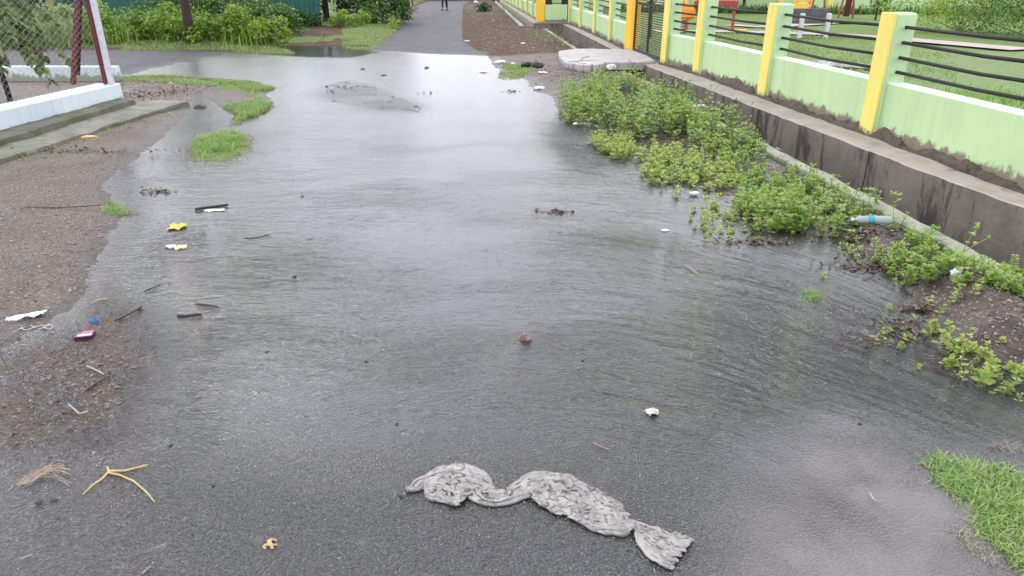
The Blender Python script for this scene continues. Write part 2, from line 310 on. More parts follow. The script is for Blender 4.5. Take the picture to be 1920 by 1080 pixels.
def paint(name, c, d=None, stain=(.20, .17, .12), lo=.0, base=.185, rough=.55):
    """limewash with a splashed muddy foot: splash height varies along the wall"""
    t = NT(name); p = t.geo(); z = t.n('SeparateXYZ', {'Vector': p}).outputs[2]
    col = t.mix(t.ss(t.noise(p, 1.8, 5), .3, .7), c, d or [x*.93 for x in c])
    s = t.math('ADD', z, t.math('MULTIPLY', t.noise(t.vec(p, (9, 9, 5)), 1, 6, .7), -.34))
    k = t.ss(s, base-.075, base-.125); col = t.mix(k, col, stain)
    col = t.mix(t.ss(t.noise(t.vec(p, (60, 60, 60)), 1, 2), .745, .77), col, (.10, .16, .06))
    col = t.mix(t.math('MULTIPLY', t.ss(t.noise(t.vec(p, (14, 14, .9)), 1, 5, .6), .5, .8), .38), col, [x*.6 for x in c])
    h = t.math('ADD', t.noise(p, 22, 4), t.math('MULTIPLY', t.noise(p, 120, 2), .3)); return t.pbr(col, rough, t.bump(h, .25, .008))
M['green'] = paint('pale green wall paint', (.49, .655, .345), (.44, .60, .32))
M['greentop'] = paint('pale mint coping paint', (.66, .82, .62), (.60, .78, .56), base=-2)
M['postgreen'] = paint('green post paint', (.46, .645, .35), base=-2)
M['yellow'] = paint('yellow post paint', (.80, .69, .16), (.74, .62, .15), base=.14)
M['orange'] = paint('orange yellow pillar paint', (.90, .52, .03), (.82, .46, .03), base=.12)
M['white'] = paint('white limewash', (.66, .74, .74), (.55, .64, .66), stain=(.26, .28, .20), base=.055)
M['rail'] = simple('black rail paint', (.008, .008, .007), (.016, .013, .010), 20, .75, .2, .002)
M['iron'] = simple('dark gate iron', (.025, .022, .020), (.05, .035, .025), 12, .5, .2, .002, c3=(.10, .045, .02))
M['soil'] = simple('splashed soil', (.11, .085, .065), (.06, .047, .036), 22, .85, .8, .02, c3=(.17, .135, .105))
M['wetdark'] = simple('wet drain bed', (.03, .028, .022), (.05, .045, .033), 5, .25, .3, .01)
M['redpost'] = simple('dark red steel', (.13, .018, .016), (.09, .014, .014), 25, .45, .3, .002, c3=(.22, .06, .04))
M['whitepost'] = simple('white painted steel', (.62, .60, .64), (.5, .5, .53), 18, .5, .3, .002)
M['wire'] = simple('galvanised wire', (.42, .44, .43), (.3, .31, .3), 30, .4, 0, Metallic=.6)
M['bark'] = simple('brown bark', (.055, .032, .024), (.035, .02, .016), 14, .85, .9, .02)
M['darkbark'] = simple('dark bark', (.03, .022, .017), (.045, .033, .025), 14, .85, .9, .02)
M['teal'] = simple('teal green sheet', (.012, .10, .075), (.01, .07, .055), 3, .4, 0)
M['lf_weed'] = leafmat('weed leaf', (.19, .34, .065), (.34, .49, .11), (.50, .57, .17), trans=.4)
M['lf_lime'] = leafmat('lime weed leaf', (.29, .42, .09), (.44, .53, .13), (.60, .60, .19), trans=.4)
M['lf_bush'] = leafmat('roadside bush leaf', (.10, .20, .025), (.25, .40, .045), (.40, .50, .07))
M['lf_dark'] = leafmat('dark tree leaf', (.015, .040, .012), (.035, .085, .022), (.09, .16, .035), trans=.2)
M['lf_mid'] = leafmat('mid green leaf', (.04, .10, .02), (.10, .20, .035), (.22, .33, .06), trans=.25)
M['lf_pale'] = leafmat('pale wayside leaf', (.20, .28, .10), (.32, .40, .15), (.42, .46, .18))
M['lf_olive'] = leafmat('olive leaf', (.07, .11, .03), (.15, .20, .05), (.30, .33, .12))
M['gr'] = leafmat('fresh grass blade', (.17, .32, .07), (.29, .45, .11), (.42, .52, .19))
M['gr_pale'] = leafmat('pale grass blade', (.20, .30, .09), (.30, .40, .13), (.42, .46, .20))
M['gr_dead'] = leafmat('washed grass blade', (.22, .21, .16), (.33, .31, .22), (.45, .42, .28), trans=.15)
M['stem'] = simple('weed stem', (.20, .27, .08), (.25, .20, .08), 20, .6, 0)
M['black'] = simple('black rotten matter', (.012, .011, .010), (.03, .024, .018), 30, .4, .6, .004)
M['wood'] = simple('wet stick', (.075, .045, .030), (.04, .028, .02), 40, .5, .5, .003)
M['straw'] = simple('pale straw', (.50, .40, .29), (.36, .27, .19), 40, .6, .3, .002)
M['twig'] = simple('yellow ochre stalk', (.62, .48, .16), (.50, .36, .12), 40, .5, .3, .002)
M['stone'] = simple('pale stone', (.30, .26, .22), (.19, .16, .14), 30, .7, .6, .004)
M['brownstone'] = simple('brown stone', (.13, .085, .06), (.30, .22, .17), 35, .5, .8, .006)
M['plastic'] = simple('white polythene', (.72, .74, .76), (.60, .62, .64), 12, .3, .4, .004)
M['paper'] = simple('wet pale paper', (.62, .58, .52), (.48, .45, .40), 20, .6, .4, .003)
M['ylw'] = simple('yellow wrapper foil', (.85, .58, .10), (.75, .45, .06), 25, .35, .3, .003)
M['cream'] = simple('cream wrapper', (.75, .62, .35), (.65, .50, .25), 25, .4, .3, .003)
M['pink'] = simple('red pink card', (.62, .05, .10), (.50, .04, .10), 30, .4, 0)
M['lilac'] = simple('lilac card', (.60, .42, .56), (.5, .35, .48), 30, .4, 0)
M['purple'] = simple('dark purple card', (.08, .012, .05), (.05, .01, .03), 30, .4, 0)
M['blue'] = simple('blue plastic', (.04, .25, .62), (.04, .2, .5), 30, .3, 0)
M['peel'] = simple('dry peel', (.66, .47, .24), (.5, .33, .15), 60, .6, .5, .003)
M['redpaint'] = simple('red playground paint', (.36, .05, .045), (.30, .045, .04), 10, .45, 0)
M['orangepaint'] = simple('orange playground paint', (.85, .22, .02), (.8, .35, .03), 10, .45, 0)
M['yellowpaint'] = simple('yellow playground paint', (.85, .50, .05), (.75, .45, .05), 10, .45, 0)
M['lawn'] = simple('park lawn', (.13, .22, .045), (.20, .27, .07), 1.2, .8, .6, .05, c3=(.26, .25, .13), c3w=(.56, .7))
M['path'] = simple('pinkish park path', (.42, .33, .31), (.36, .30, .28), 3, .7, .2, .01)
M['board'] = simple('dark bench board', (.10, .09, .09), (.07, .065, .065), 10, .6, .2, .003)

# ------------------------------------------------------------ ground sheet
ys = np.concatenate([np.linspace(-3, .95, 24), np.geomspace(.97, 60, 860), np.geomspace(62, 600, 22)])
ys = np.sort(np.concatenate([ys, [24.31, 24.33, 25.21, 25.23]])); NL = 760
rows = []
for y in ys:
    N, G, W = float(Nf(y)), float(Gf(y)), float(Wf(y)); xl = -(2.2+1.0*max(y, 0)); yy = max(y, 0)
    a = np.linspace(xl, N, NL); b = [N+.03, G+.06, G+.09, W+.05, W+.12]; c = W+.14+(np.linspace(0, 1, 70)**1.4)*(3+1.3*yy)
    rows.append(np.concatenate([a, b, c]))
X = np.array(rows); Y = np.repeat(ys[:, None], X.shape[1], 1)
h, dirt, mud, grass, silt, film, dry = height(X, Y)
h[:, NL:NL+2] = -.62; h[:, NL+2:NL+5] = .125; h[:, NL+5:] = .13+(fbm(X[:, NL+5:], Y[:, NL+5:], 3, 8)-.5)*.06
for a in (dirt, mud, silt, film): a[:, NL+3:] = 0
dirt[:, NL:NL+5] = 1; grass[:, NL+5:] = 1; grass[:, :NL][(Y[:, :NL] > 60)] = 1
nr, nc = X.shape; I = np.arange(nr*nc).reshape(nr, nc)
Q = np.stack([I[:-1, :-1], I[:-1, 1:], I[1:, 1:], I[1:, :-1]], -1).reshape(-1, 4)
g = mk('ground', np.stack([X, Y, h], -1), Q, M['ground'], smooth=True, attrs={k: v.ravel() for k, v in dict(dirt=dirt, mud=mud, grass=grass, silt=silt, film=film, dry=dry).items()})
tag(g, 'asphalt road with dirt banks, silt and lawn around it', 'ground', kind='structure')
def gz(x, y):
    r = height(np.array([float(x)]), np.array([float(y)])); return float(r[0][0])
# ------------------------------------------------------------ water sheet
yw = np.concatenate([np.linspace(-2, .95, 12), np.geomspace(.97, 21, 300)]); NC = 260
XW = np.array([np.linspace(-(2.0+1.0*max(y, 0)), float(Nf(y))+.02, NC) for y in yw]); YW = np.repeat(yw[:, None], NC, 1)
hw = height(XW, YW)
wx = fbm(XW*.8, YW*.8, 3, 70)-.5
bend = .36*np.maximum(0, XW-.1)**2*sst(6.5, 3.5, YW)+.12*np.maximum(0, -XW-.9)**2*sst(4.5, 2, YW)
flow = np.stack([XW+wx*.3, YW+bend+wx*.35, np.zeros_like(XW)], -1)
amp = .62+.35*sst(4, 2.2, YW)
def blob(u, v, ru, rv, k):
    cx, cy = U(u, v); return k*np.exp(-(((XW-cx)/ru)**2+((YW-cy)/rv)**2))
amp = amp+blob(650, 172, .5, .5, .4)+blob(740, 200, .5, .35, .4)+blob(1050, 250, .18, .7, 1.6)+blob(1095, 292, .2, .5, 1.5)+blob(1120, 460, .5, .35, .5)+blob(480, 520, .5, .7, .5)+blob(330, 470, .3, .6, .5)+blob(1500, 650, .7, .5, .45)+blob(1650, 720, .6, .4, .5)+blob(250, 750, .4, .5, .4)
amp = amp*(1-.35*sst(4.5, 9, YW)); shb = np.clip(blob(650, 172, .5, .6, .35)+blob(740, 200, .5, .5, .35)+blob(1070, 268, .25, .9, 1), 0, 1); farw = sst(3.5, 11, YW)*(1-shb); amp = amp*(1-.75*hw[5]*(XW > -1.1))*(1-.6*hw[4]); pud = sst(-.25, .1, sdf(Z['puddle'], XW, YW)); amp = amp*(1-.93*pud); farw = farw*(1-pud)
deep = sst(-.012, -.03, hw[0])
I = np.arange(XW.size).reshape(XW.shape); Q = np.stack([I[:-1, :-1], I[:-1, 1:], I[1:, 1:], I[1:, :-1]], -1).reshape(-1, 4)
wt = mk('water', np.stack([XW, YW, np.zeros_like(XW)], -1), Q, M['water'], smooth=True, attrs=dict(flow=flow.reshape(-1, 3), amp=amp.ravel(), film=hw[5].ravel(), deep=deep.ravel(), far=farw.ravel(), arc=np.clip(blob(1350, 560, .9, .9, 1)+blob(1650, 690, .8, .6, 1)+blob(1080, 300, .5, 1.5, .8)+blob(420, 500, .5, .8, .8)+blob(640, 560, .4, .5, .3)+blob(650, 172, .6, .8, 1)+blob(740, 200, .6, .6, 1)+blob(480, 240, .6, .8, .5), 0, 1).ravel(), silt=hw[4].ravel(), grit=(sst(-.1, .35, sdf(Z['lowl'], XW, YW)+(fbm(XW*3, YW*3, 3, 5)-.5)*.3)).ravel()))
tag(wt, 'shallow rippling flood water running over the road', 'water', kind='structure')
# ------------------------------------------------------------ drain, ledge, walls
def strip_wall(name, ysamp, f0, f1, z0, z1, mat, parent=None, jit=.006, seed=1, both=True):
    """long wall between plan curves f0 and f1 (x as function of y), rough edges"""
    V = []; F = []
    for y in ysamp:
        j = lambda k: (float(vnoise(np.array([y*6.]), np.array([k*3.7]), seed)[0])-.5)*2*jit
        zt = z1+j(1)*.8; e = .012
        V += [(f0(y)+j(2), y, z0), (f0(y)+j(2), y, zt-e), (f0(y)+e+j(2), y, zt), (f1(y)-e+j(3), y, zt+j(4)*.5), (f1(y)+j(3), y, zt-e), (f1(y)+j(3), y, z0)]
    n = len(ysamp)
    for i in range(n-1):
        for k in range(5): F.append((i*6+k, (i+1)*6+k, (i+1)*6+k+1, i*6+k+1))
    F += [tuple(range(6)), tuple(range((n-1)*6, n*6))[::-1]]
    return mk(name, V, F, mat, parent)
f = lambda g, o=0: (lambda y: float(g(y))+o)
dr = empty('storm_drain', (2.6, 5.9, 0), 'long open concrete storm drain running between the weeds and the green wall', 'drain')
def pc(o): o.parent = dr; o.location = -dr.location; return o
pc(strip_wall('kerb', np.arange(-1, 24.31, .12), f(Nf), f(Nf, .13), -.62, .045, M['kerbgreen'], jit=.014))
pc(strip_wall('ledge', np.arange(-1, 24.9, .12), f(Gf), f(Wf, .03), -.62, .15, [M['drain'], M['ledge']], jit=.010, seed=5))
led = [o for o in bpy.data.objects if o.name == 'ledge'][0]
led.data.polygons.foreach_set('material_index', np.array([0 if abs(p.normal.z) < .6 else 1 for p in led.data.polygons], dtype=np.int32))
pc(strip_wall('kerb', np.arange(24.34, 49, .3), f(Nf), f(Nf, .13), -.62, .12, M['kerbgreen'], jit=.02, seed=3))
pc(strip_wall('ledge', np.arange(25.25, 49, .3), f(Gf), f(Wf, .03), -.62, .17, M['ledge'], jit=.01, seed=6))
b = MB(); b.box((.66, 24.31, -.24), (.92, .12, .7)); b.build('cross_wall', M['drain'], dr).location = -dr.location
b = MB(); b.box((1.24, 25.2, -.22), (1.06, .12, .74)); b.build('cross_wall', M['drain'], dr).location = -dr.location
fl = strip_wall('drain_floor', np.arange(-1, 48, .4), f(Nf, .1), f(Gf, .03), -.7, -.58, M['wetdark'], jit=.02, seed=9); pc(fl)
# water standing marks: expansion joints cut in the far face
for yj in (4.1, 6.35, 8.6, 11.4, 17.2, 19.6):
    b = MB(); b.box((float(Gf(yj))-.004, yj, -.2), (.006, .012, .66)); b.build('joint', M['black'], dr).location = -dr.location

RZ = (.765, .895, 1.03, 1.165)
def wall(name, label, y0, y1, posts, ztop, pw=.225, pd=.21, rails=True, cap=None, post_top=1.29, ov=0):
    r = empty(name, (float(Wf(y0)), y0, .15), label, 'wall')
    def P(o): o.parent = r; o.location = -Vector(r.location); return o
    yy = np.arange(y0, y1+.01, .15); V = []; F = []; th = .16
    for y in yy:
        x = float(Wf(y))+.05; j = (float(vnoise(np.array([y*2.]), np.array([.5]), 4)[0])-.5)*.012
        V += [(x, y, .10), (x+j, y, .40), (x, y, ztop-.01), (x+.01, y, ztop), (x+th, y, ztop), (x+th, y, .10)]
    for i in range(len(yy)-1):
        for k in range(5): F.append((i*6+k, (i+1)*6+k, (i+1)*6+k+1, i*6+k+1))
    F += [tuple(range(6)), tuple(range((len(yy)-1)*6, len(yy)*6))[::-1]]
    lw = P(mk('low_wall', V, F, [M['green'], M['greentop']]))
    lw.data.polygons.foreach_set('material_index', np.array([1 if abs(p.normal.z) > .6 else 0 for p in lw.data.polygons], dtype=np.int32))
    for py in posts:
        x = float(Wf(py)); rz = math.atan2(float(Wf(py-.5)-Wf(py+.5)), 1.0)
        mb = MB(); mb.box((x+pd/2+.012, py, (.14+post_top)/2), (pd, pw*.96, post_top-.14), rz, bev=.02); p = P(mb.build('post', M['postgreen']))
        mb = MB(); mb.box((x+.004, py, (.14+post_top)/2-.002), (.03, pw, post_top-.135), rz, bev=.008); q = mb.build('front_face', M['yellow']); q.parent = p
    if rails:
        for z in RZ:
            for a, c in zip([y0]+posts, posts+[y1]):
                if c-a < .5: continue
                xa, xc = float(Wf(a))+.13, float(Wf(c))+.13; s = .006*random.uniform(-1, 1)
                mb = MB(); mb.tube([(xa, a+.10, z), ((xa+xc)/2, (a+c)/2, z-.012+s), (xc, c-.10, z)] , .0165, 6); P(mb.build('rail', M['rail'], smooth=True))
    return r
nw = wall('boundary_wall', 'near run of pale green wall with black rails, yellow faced posts and mud splashed foot, on the near side of the gate', 1.6, 13.3, [2.4, 4.72, 7.06, 9.42, 11.76], .67)
b = MB(); x = float(Wf(13.2)); b.box((x+.14, 13.16, .735), (.21, .22, 1.19), .11, bev=.02); p = b.build('post', M['postgreen'], nw); p.location = -nw.location
b = MB(); b.box((x+.02, 13.16, .735), (.03, .27, 1.2), .11, bev=.006); q = b.build('front_face', M['yellow'], p)
fw = wall('boundary_wall', 'far run of pale green wall between the gate and the corner where the drain steps sideways', 15.5, 25.1, [17.9, 20.3, 22.7, 24.9], .66)
b = MB(); b.box((2.53, 15.72, 1.13), (.20, .46, 2.0), .08, bev=.02); p = b.build('gate_pillar', M['orange'], fw); p.location = -fw.location
# return panel facing the camera at the step of the wall
def panel_x(parent, x0, x1, y, ztop):
    b = MB(); b.box(((x0+x1)/2, y, ztop/2+.05), (x1-x0, .16, ztop-.10)); b.build('low_wall', M['green'], parent).location = -parent.location
    for z in RZ:
        m = MB(); m.tube([(x0+.05, y, z), (x1-.05, y, z)], .0135, 6); m.build('rail', M['rail'], parent).location = -parent.location
ff = wall('boundary_wall', 'farthest run of pale green wall beyond the corner, ending at a thick golden pillar', 25.6, 47.5, [28.3, 30.7, 33.1, 35.5, 37.9, 40.3, 42.7, 45.1], .66)
panel_x(ff, 1.12, 1.86, 25.5, .72)
b = MB(); b.box((.97, 25.62, 1.15), (.30, .34, 2.1), 0, bev=.02); b.build('corner_pillar', M['orange'], ff).location = -ff.location
# gate
gt = empty('park_gate', (2.72, 13.35, .15), 'dark iron mesh gate standing ajar between the orange pillar and the near green wall', 'gate')
fr_ = MB(); W_, H_ = 2.0, 2.0
for z in (.06, .95, H_): fr_.box((0, W_/2, z), (.03, W_, .045))
for y in (0, W_/2, W_): fr_.box((0, y, H_/2+.03), (.036, .05, H_))
fr_.build('gate_frame', M['iron'], gt)
ms = MB()
for i in range(44): ms.box((.004, W_/2, .09+i*.042), (.008, W_-.05, .016))
ms.build('gate_mesh', M['iron'], gt)
m = MB(); m.box((-.03, 1.0, 1.0), (.03, .16, .05)); m.tube([(-.045, .93, 1.0), (-.06, 1.0, 1.02), (-.045, 1.07, 1.0)], .009); m.build('latch', M['iron'], gt)
gt.rotation_euler = (0, 0, .10)
m = MB(); m.box((3.02, 14.1, .74), (.11, .11, 1.3)); tag(m.build('black_post', M['rail']), 'thick black steel post standing just inside the wall beside the gate', 'post')
# soil thrown up along the foot of the wall
def soil_band(y0, y1, seed, label):
    yy = np.arange(y0, y1, .025); V = []; F = []
    hh = fbm(yy*5, yy*0+seed, 4, seed); pk = np.clip(fbm(yy*1.6, yy*0+3, 2, seed+3)-.46, 0, 1)*.5
    wd = .015+.05*fbm(yy*3, yy*0+9, 3, seed+5)
    for y, a, p_, w_ in zip(yy, hh, pk, wd):
        x = float(Wf(y)); t = .158+max(0, a-.40)*.16+p_*.26
        V += [(x-w_*.6, y, .149), (x-w_*.35, y, .165+a*.03), (x+.035, y, t), (x+.048, y, t+.004), (x+.05, y, .14)]
    for i in range(len(yy)-1):
        for k in range(4): F.append((i*5+k, (i+1)*5+k, (i+1)*5+k+1, i*5+k+1))
    return tag(mk('soil_bank', V, F, M['soil']), label, 'soil', kind='stuff')
soil_band(1.8, 13.3, 3, 'ridge of dark soil along the foot of the near green wall'); soil_band(15.9, 24.8, 8, 'ridge of dark soil along the foot of the far green wall')
# culvert slab
def slab():
    o = empty('culvert_slab', (1.8, 13.9, 0), 'cracked concrete slab bridging the drain in front of the gate', 'slab')
    Pp = [(.98, 15.5), (.93, 14.6), (.96, 13.6), (1.03, 13.15), (1.18, 12.95), (1.30, 12.72), (1.46, 12.66), (1.58, 12.78), (1.62, 13.0), (2.1, 13.15), (2.60, 13.35), (2.63, 14.2), (2.62, 15.55), (1.8, 15.62)]
    P2 = []
    for i in range(len(Pp)):
        a, c = Pp[i], Pp[(i+1) % len(Pp)]
        for k in range(6):
            t = k/6; x = a[0]+(c[0]-a[0])*t; y = a[1]+(c[1]-a[1])*t; j = .03 if x < 1.65 and y < 13.8 else .006
            P2.append((x+random.uniform(-j, j), y+random.uniform(-j, j)))
    n = len(P2); cx, cy = 1.8, 14.1; V = []; F = []
    def zt(x, y): return .205-.10*max(0, 1.45-x)**1.2*1.3+.015*math.sin(x*2)
    rings = [(1, 'b'), (1, 't'), (.985, 'r'), (.8, 'r'), (.5, 'r'), (.2, 'r')]
    for s, k in rings:
        for x, y in P2:
            X_, Y_ = cx+(x-cx)*s, cy+(y-cy)*s; z = zt(X_, Y_)
            V.append((X_, Y_, {'b': min(z-.13, .08) if x > 1.6 else .0, 't': z-.015, 'r': z}[k]))
    for r in range(len(rings)-1):
        for i in range(n): F.append((r*n+i, r*n+(i+1) % n, (r+1)*n+(i+1) % n, (r+1)*n+i))
    F.append(tuple(range((len(rings)-1)*n, len(rings)*n))); F.append(tuple(range(n))[::-1])
    m = mk('slab', V, F, M['slab'], o); m.location = -o.location
    m = MB()
    for pts in ([(1.02, 13.35), (1.15, 13.25), (1.25, 13.38), (1.4, 13.2), (1.55, 13.1)], [(1.25, 13.38), (1.3, 13.7), (1.45, 13.95)], [(1.15, 13.25), (1.2, 13.0), (1.3, 12.85)]):
        m.tube([(x, y, zt(x, y)-.001) for x, y in pts], [.008, .01, .009, .006, .003][:len(pts)], 4)
    m.build('crack', M['black'], o).location = -o.location
    m = MB(); m.box((1.98, 13.28, -.2), (.1, .2, .55), .1); m.build('support', M['drain'], o).location = -o.location
slab()

# ------------------------------------------------------------ left compound wall with chain link
lw = empty('compound_wall', (-5.3, 8, 0), 'low white wall with chain link fence above it on the left', 'wall')
def LP(o): o.parent = lw; o.location = -Vector(lw.location); return o
xa, ya, xb, yb = -5.48, 4.2, -5.10, 9.45
xw = lambda y: xa+(xb-xa)*(y-ya)/(yb-ya)
V = []; F = []; yy = np.linspace(ya, yb, 60)
for y in yy:
    j = (float(vnoise(np.array([y*3.]), np.array([.5]), 14)[0])-.5)*.02; zt = .325+.03*(yb-y)/5
    V += [(xw(y), y, 0), (xw(y)+j, y, .2), (xw(y)+j*.5, y, zt-.01), (xw(y)-.01, y, zt), (xw(y)-.30, y, zt), (xw(y)-.30, y, 0)]
for i in range(59):
    for k in range(5): F.append((i*6+k, (i+1)*6+k, (i+1)*6+k+1, i*6+k+1))
F += [tuple(range(6)), tuple(range(59*6, 60*6))[::-1]]
LP(mk('low_wall', V, F, M['white']))
def tier(y0, y1, x0, x1, zb, zt, mats, seed, dx0, dx1, nm):
    yy = np.arange(y0, y1, .05); V = []; F = []
    for y in yy:
        t = (y-y0)/(y1-y0); j = lambda k: (float(fbm(np.array([y*3.]), np.array([k*3.7]), 3, seed)[0])-.5)*.09
        xo = x1+(dx1-x1)*t+j(1); xi = x0+(dx0-x0)*t; z = zt+j(2)*.35
        V += [(xi, y, z+.006), (xo-.05, y, z), (xo-.012, y, z-.014), (xo+j(3)*.3, y, z*.5), (xo+.02, y, zb)]
    for i in range(len(yy)-1):
        for k in range(4): F.append((i*5+k, i*5+k+1, (i+1)*5+k+1, (i+1)*5+k))
    F.append(tuple(range((len(yy)-1)*5, len(yy)*5)))
    o = LP(mk(nm, V, F, mats)); o.data.polygons.foreach_set('material_index', np.array([1 if abs(p.normal.z) > .6 else 0 for p in o.data.polygons], dtype=np.int32))
tier(4.2, 9.35, -5.45, -5.13, -.03, .15, [M['moss'], M['moss']], 31, -5.08, -4.86, 'plinth')
tier(4.2, 9.75, -5.2, -4.86, -.05, .075, [M['moss'], M['mossflat']], 37, -4.9, -4.36, 'step')
# chain link mesh: bent wires woven side by side
def chain(parent, x_of, y0, y1, z0, z1, p=.06, r=.0022):
    V = []; F = []; n = int((y1-y0)/p); m = int((z1-z0)/(p*.9)); b = 0
    for i in range(n):
        pts = []
        for k in range(m):
            y = y0+p*(i+(.5 if (k+i) % 2 == 0 else -.0) + (.5 if (k+i) % 2 == 0 else 0)); pts.append((x_of(y)+(.003 if k % 2 else -.003), y, z0+k*p*.9*.62))
        for (x, y, z) in pts: V += [(x-r, y-r*.5, z), (x+r, y-r*.5, z), (x, y+r*1.3, z)]
        for k in range(m-1):
            for q in range(3): F.append((b+k*3+q, b+k*3+(q+1) % 3, b+(k+1)*3+(q+1) % 3, b+(k+1)*3+q))
        b += m*3
    return mk('chain_mesh', V, np.array(F), M['wire'], parent)
LP(chain(None, lambda y: xw(y)-.13, 4.4, 9.35, .33, 2.9))
def bar(p0, p1, wx, wy, mat, name):
    a, c = Vector(p0), Vector(p1); d = c-a; m = MB(); m.box((0, 0, d.length/2), (wx, wy, d.length), bev=.004)
    o = m.build(name, mat, lw); o.rotation_euler = d.to_track_quat('Z', 'Y').to_euler(); o.location = a-Vector(lw.location); return o
bar((-5.16, 9.36, .33), (-5.16, 9.36, 2.6), .06, .06, M['whitepost'], 'fence_post')
bar((-5.22, 9.33, .33), (-5.22, 9.33, 2.6), .045, .035, M['redpost'], 'fence_post')
bar((-5.62, 9.3, .33), (-5.28, 9.3, 1.45), .05, .05, M['redpost'], 'brace')
bar((-6.3, 10.6, .30), (-5.28, 9.42, 1.6), .05, .05, M['redpost'], 'brace')
# second low wall behind, parallel with the side road
m = MB(); m.box((-10.3, 11.98, .10), (7.7, .16, .31), 0, bev=.01); tag(m.build('back_wall', M['white']), 'low white wall behind the chain link, along the side road', 'wall')
# ------------------------------------------------------------ vegetation
LEAF = np.array([(0, 0, 0), (-.32, .45, .06), (0, 1, -.05), (.32, .45, .06)]); LEAFT = np.array([(0, 1, 2), (0, 2, 3)])
def leaves(P, D, Nrm, Sz, wid=1.0):
    """leaf blades: base points P, directions D, up hints, sizes; returns verts, tris, rnd"""
    D = D/np.linalg.norm(D, axis=1, keepdims=True); Sd = np.cross(D, Nrm); Sd /= np.linalg.norm(Sd, axis=1, keepdims=True)+1e-9; Up = np.cross(Sd, D)
    V = P[:, None]+Sz[:, None, None]*(LEAF[None, :, 0:1]*wid*Sd[:, None]+LEAF[None, :, 1:2]*D[:, None]+LEAF[None, :, 2:3]*Up[:, None])
    T = (LEAFT[None]+4*np.arange(len(P))[:, None, None]).reshape(-1, 3); r = np.repeat(RNG.random(len(P)), 4)
    return V.reshape(-1, 3), T, r
class LB:
    def __init__(s): s.V = []; s.T = []; s.R = []; s.n = 0; s.S = MB()
    def add(s, V, T, r): s.V.append(V); s.T.append(T+s.n); s.R.append(r); s.n += len(V)
    def build(s, name, mat, parent=None, stem=True, stemmat=None, loc=None):
        o = mk(name, np.concatenate(s.V), np.concatenate(s.T), mat, parent, attrs=dict(rnd=np.concatenate(s.R)))
        if stem and s.S.V:
            if parent: s.S.build('stem', stemmat or M['stem'], parent)
            else:
                me = o.data; V0 = len(me.vertices); k = s.S
                # merge the stems into the same mesh (mass planting)
                a = np.concatenate(s.V+[np.array(k.V)]); F = [tuple(t) for t in np.concatenate(s.T)]+[tuple(i+V0 for i in q) for q in k.F]
                R = np.concatenate(s.R+[np.full(len(k.V), .1)]); bpy.data.objects.remove(o); o = mk(name, a, F, mat, None, attrs=dict(rnd=R))
        return o
def herb(lb, x, y, z, H, ls=.03, lean=.15, pairs=None, wid=1.2, branch=2, tilt=.35, rs=.0025):
    """upright weed: stem with whorls of leaves getting smaller to the tip, side shoots"""
    def shoot(p0, d, H, ls, np_):
        p = Vector(p0); d = Vector(d).normalized(); pts = [p.copy()]; ph = random.random()*6
        P = []; D = []; Nn = []; Sz = []
        for i in range(np_):
            p = p+d*(H/np_); d = (d+Vector((random.uniform(-.12, .12), random.uniform(-.12, .12), .06))).normalized(); pts.append(p.copy())
            t = (i+1)/np_; s = ls*(1.15-.65*t)*random.uniform(.8, 1.2); ph += 1.9
            for k in range(3 if i % 2 else 2):
                a = ph+k*math.pi*(2/3 if i % 2 else 1)+random.uniform(-.3, .3); dd = Vector((math.cos(a), math.sin(a), tilt*random.uniform(.2, 1.4)))
                P.append(p); D.append(dd); Nn.append((random.uniform(-.3, .3), random.uniform(-.3, .3), 1)); Sz.append(s)
        for k in range(3): P.append(p); a = k*2.1+ph; D.append((math.cos(a)*.6, math.sin(a)*.6, .8)); Nn.append((0, 0, 1)); Sz.append(ls*.55)
        lb.add(*leaves(np.array(P, dtype=float), np.array(D, dtype=float), np.array(Nn, dtype=float), np.array(Sz), wid)); 
        lb.S.tube(pts[::2] if len(pts) > 4 else pts, [rs*1.0*(1-.6*i/len(pts)) for i in range(len(pts[::2] if len(pts) > 4 else pts))], 3, False)
        return pts
    d = (random.uniform(-lean, lean), random.uniform(-lean, lean), 1); n = pairs or max(3, int(H/ls*.9))
    pts = shoot((x, y, z-.01), d, H, ls, n)
    for b in range(branch):
        q = pts[min(len(pts)-1, 1+int(len(pts)*random.uniform(.1, .5)))]; a = random.random()*6.28
        shoot(q, (math.cos(a)*.8, math.sin(a)*.8, .9), H*random.uniform(.3, .5), ls*.85, max(2, n//2))
def inpoly(poly, n, dens=None, soft=0):
    P = np.array(poly); lo, hi = P.min(0), P.max(0); out = []; tries = 0
    while len(out) < n and tries < 200:
        q = RNG.random((n*2, 2))*(hi-lo)+lo; s = sdf(poly, q[:, 0], q[:, 1]) > 0; q = q[s]
        if soft: q = q[RNG.random(len(q)) < sst(0, soft, sdf(poly, q[:, 0], q[:, 1])+(fbm(q[:, 0]*4/soft*.15, q[:, 1]*4/soft*.15, 3, 88)-.5)*soft*2)]
        if dens is not None: q = q[RNG.random(len(q)) < dens(q[:, 0], q[:, 1])]
        out += q.tolist(); tries += 1
    return out[:n]
def zs(pts):
    a = np.array(pts); return np.maximum(height(a[:, 0], a[:, 1])[0], -.015)
clump = lambda sc, lo, hi, sd: (lambda x, y: sst(lo, hi, fbm(x*sc, y*sc, 3, sd)))
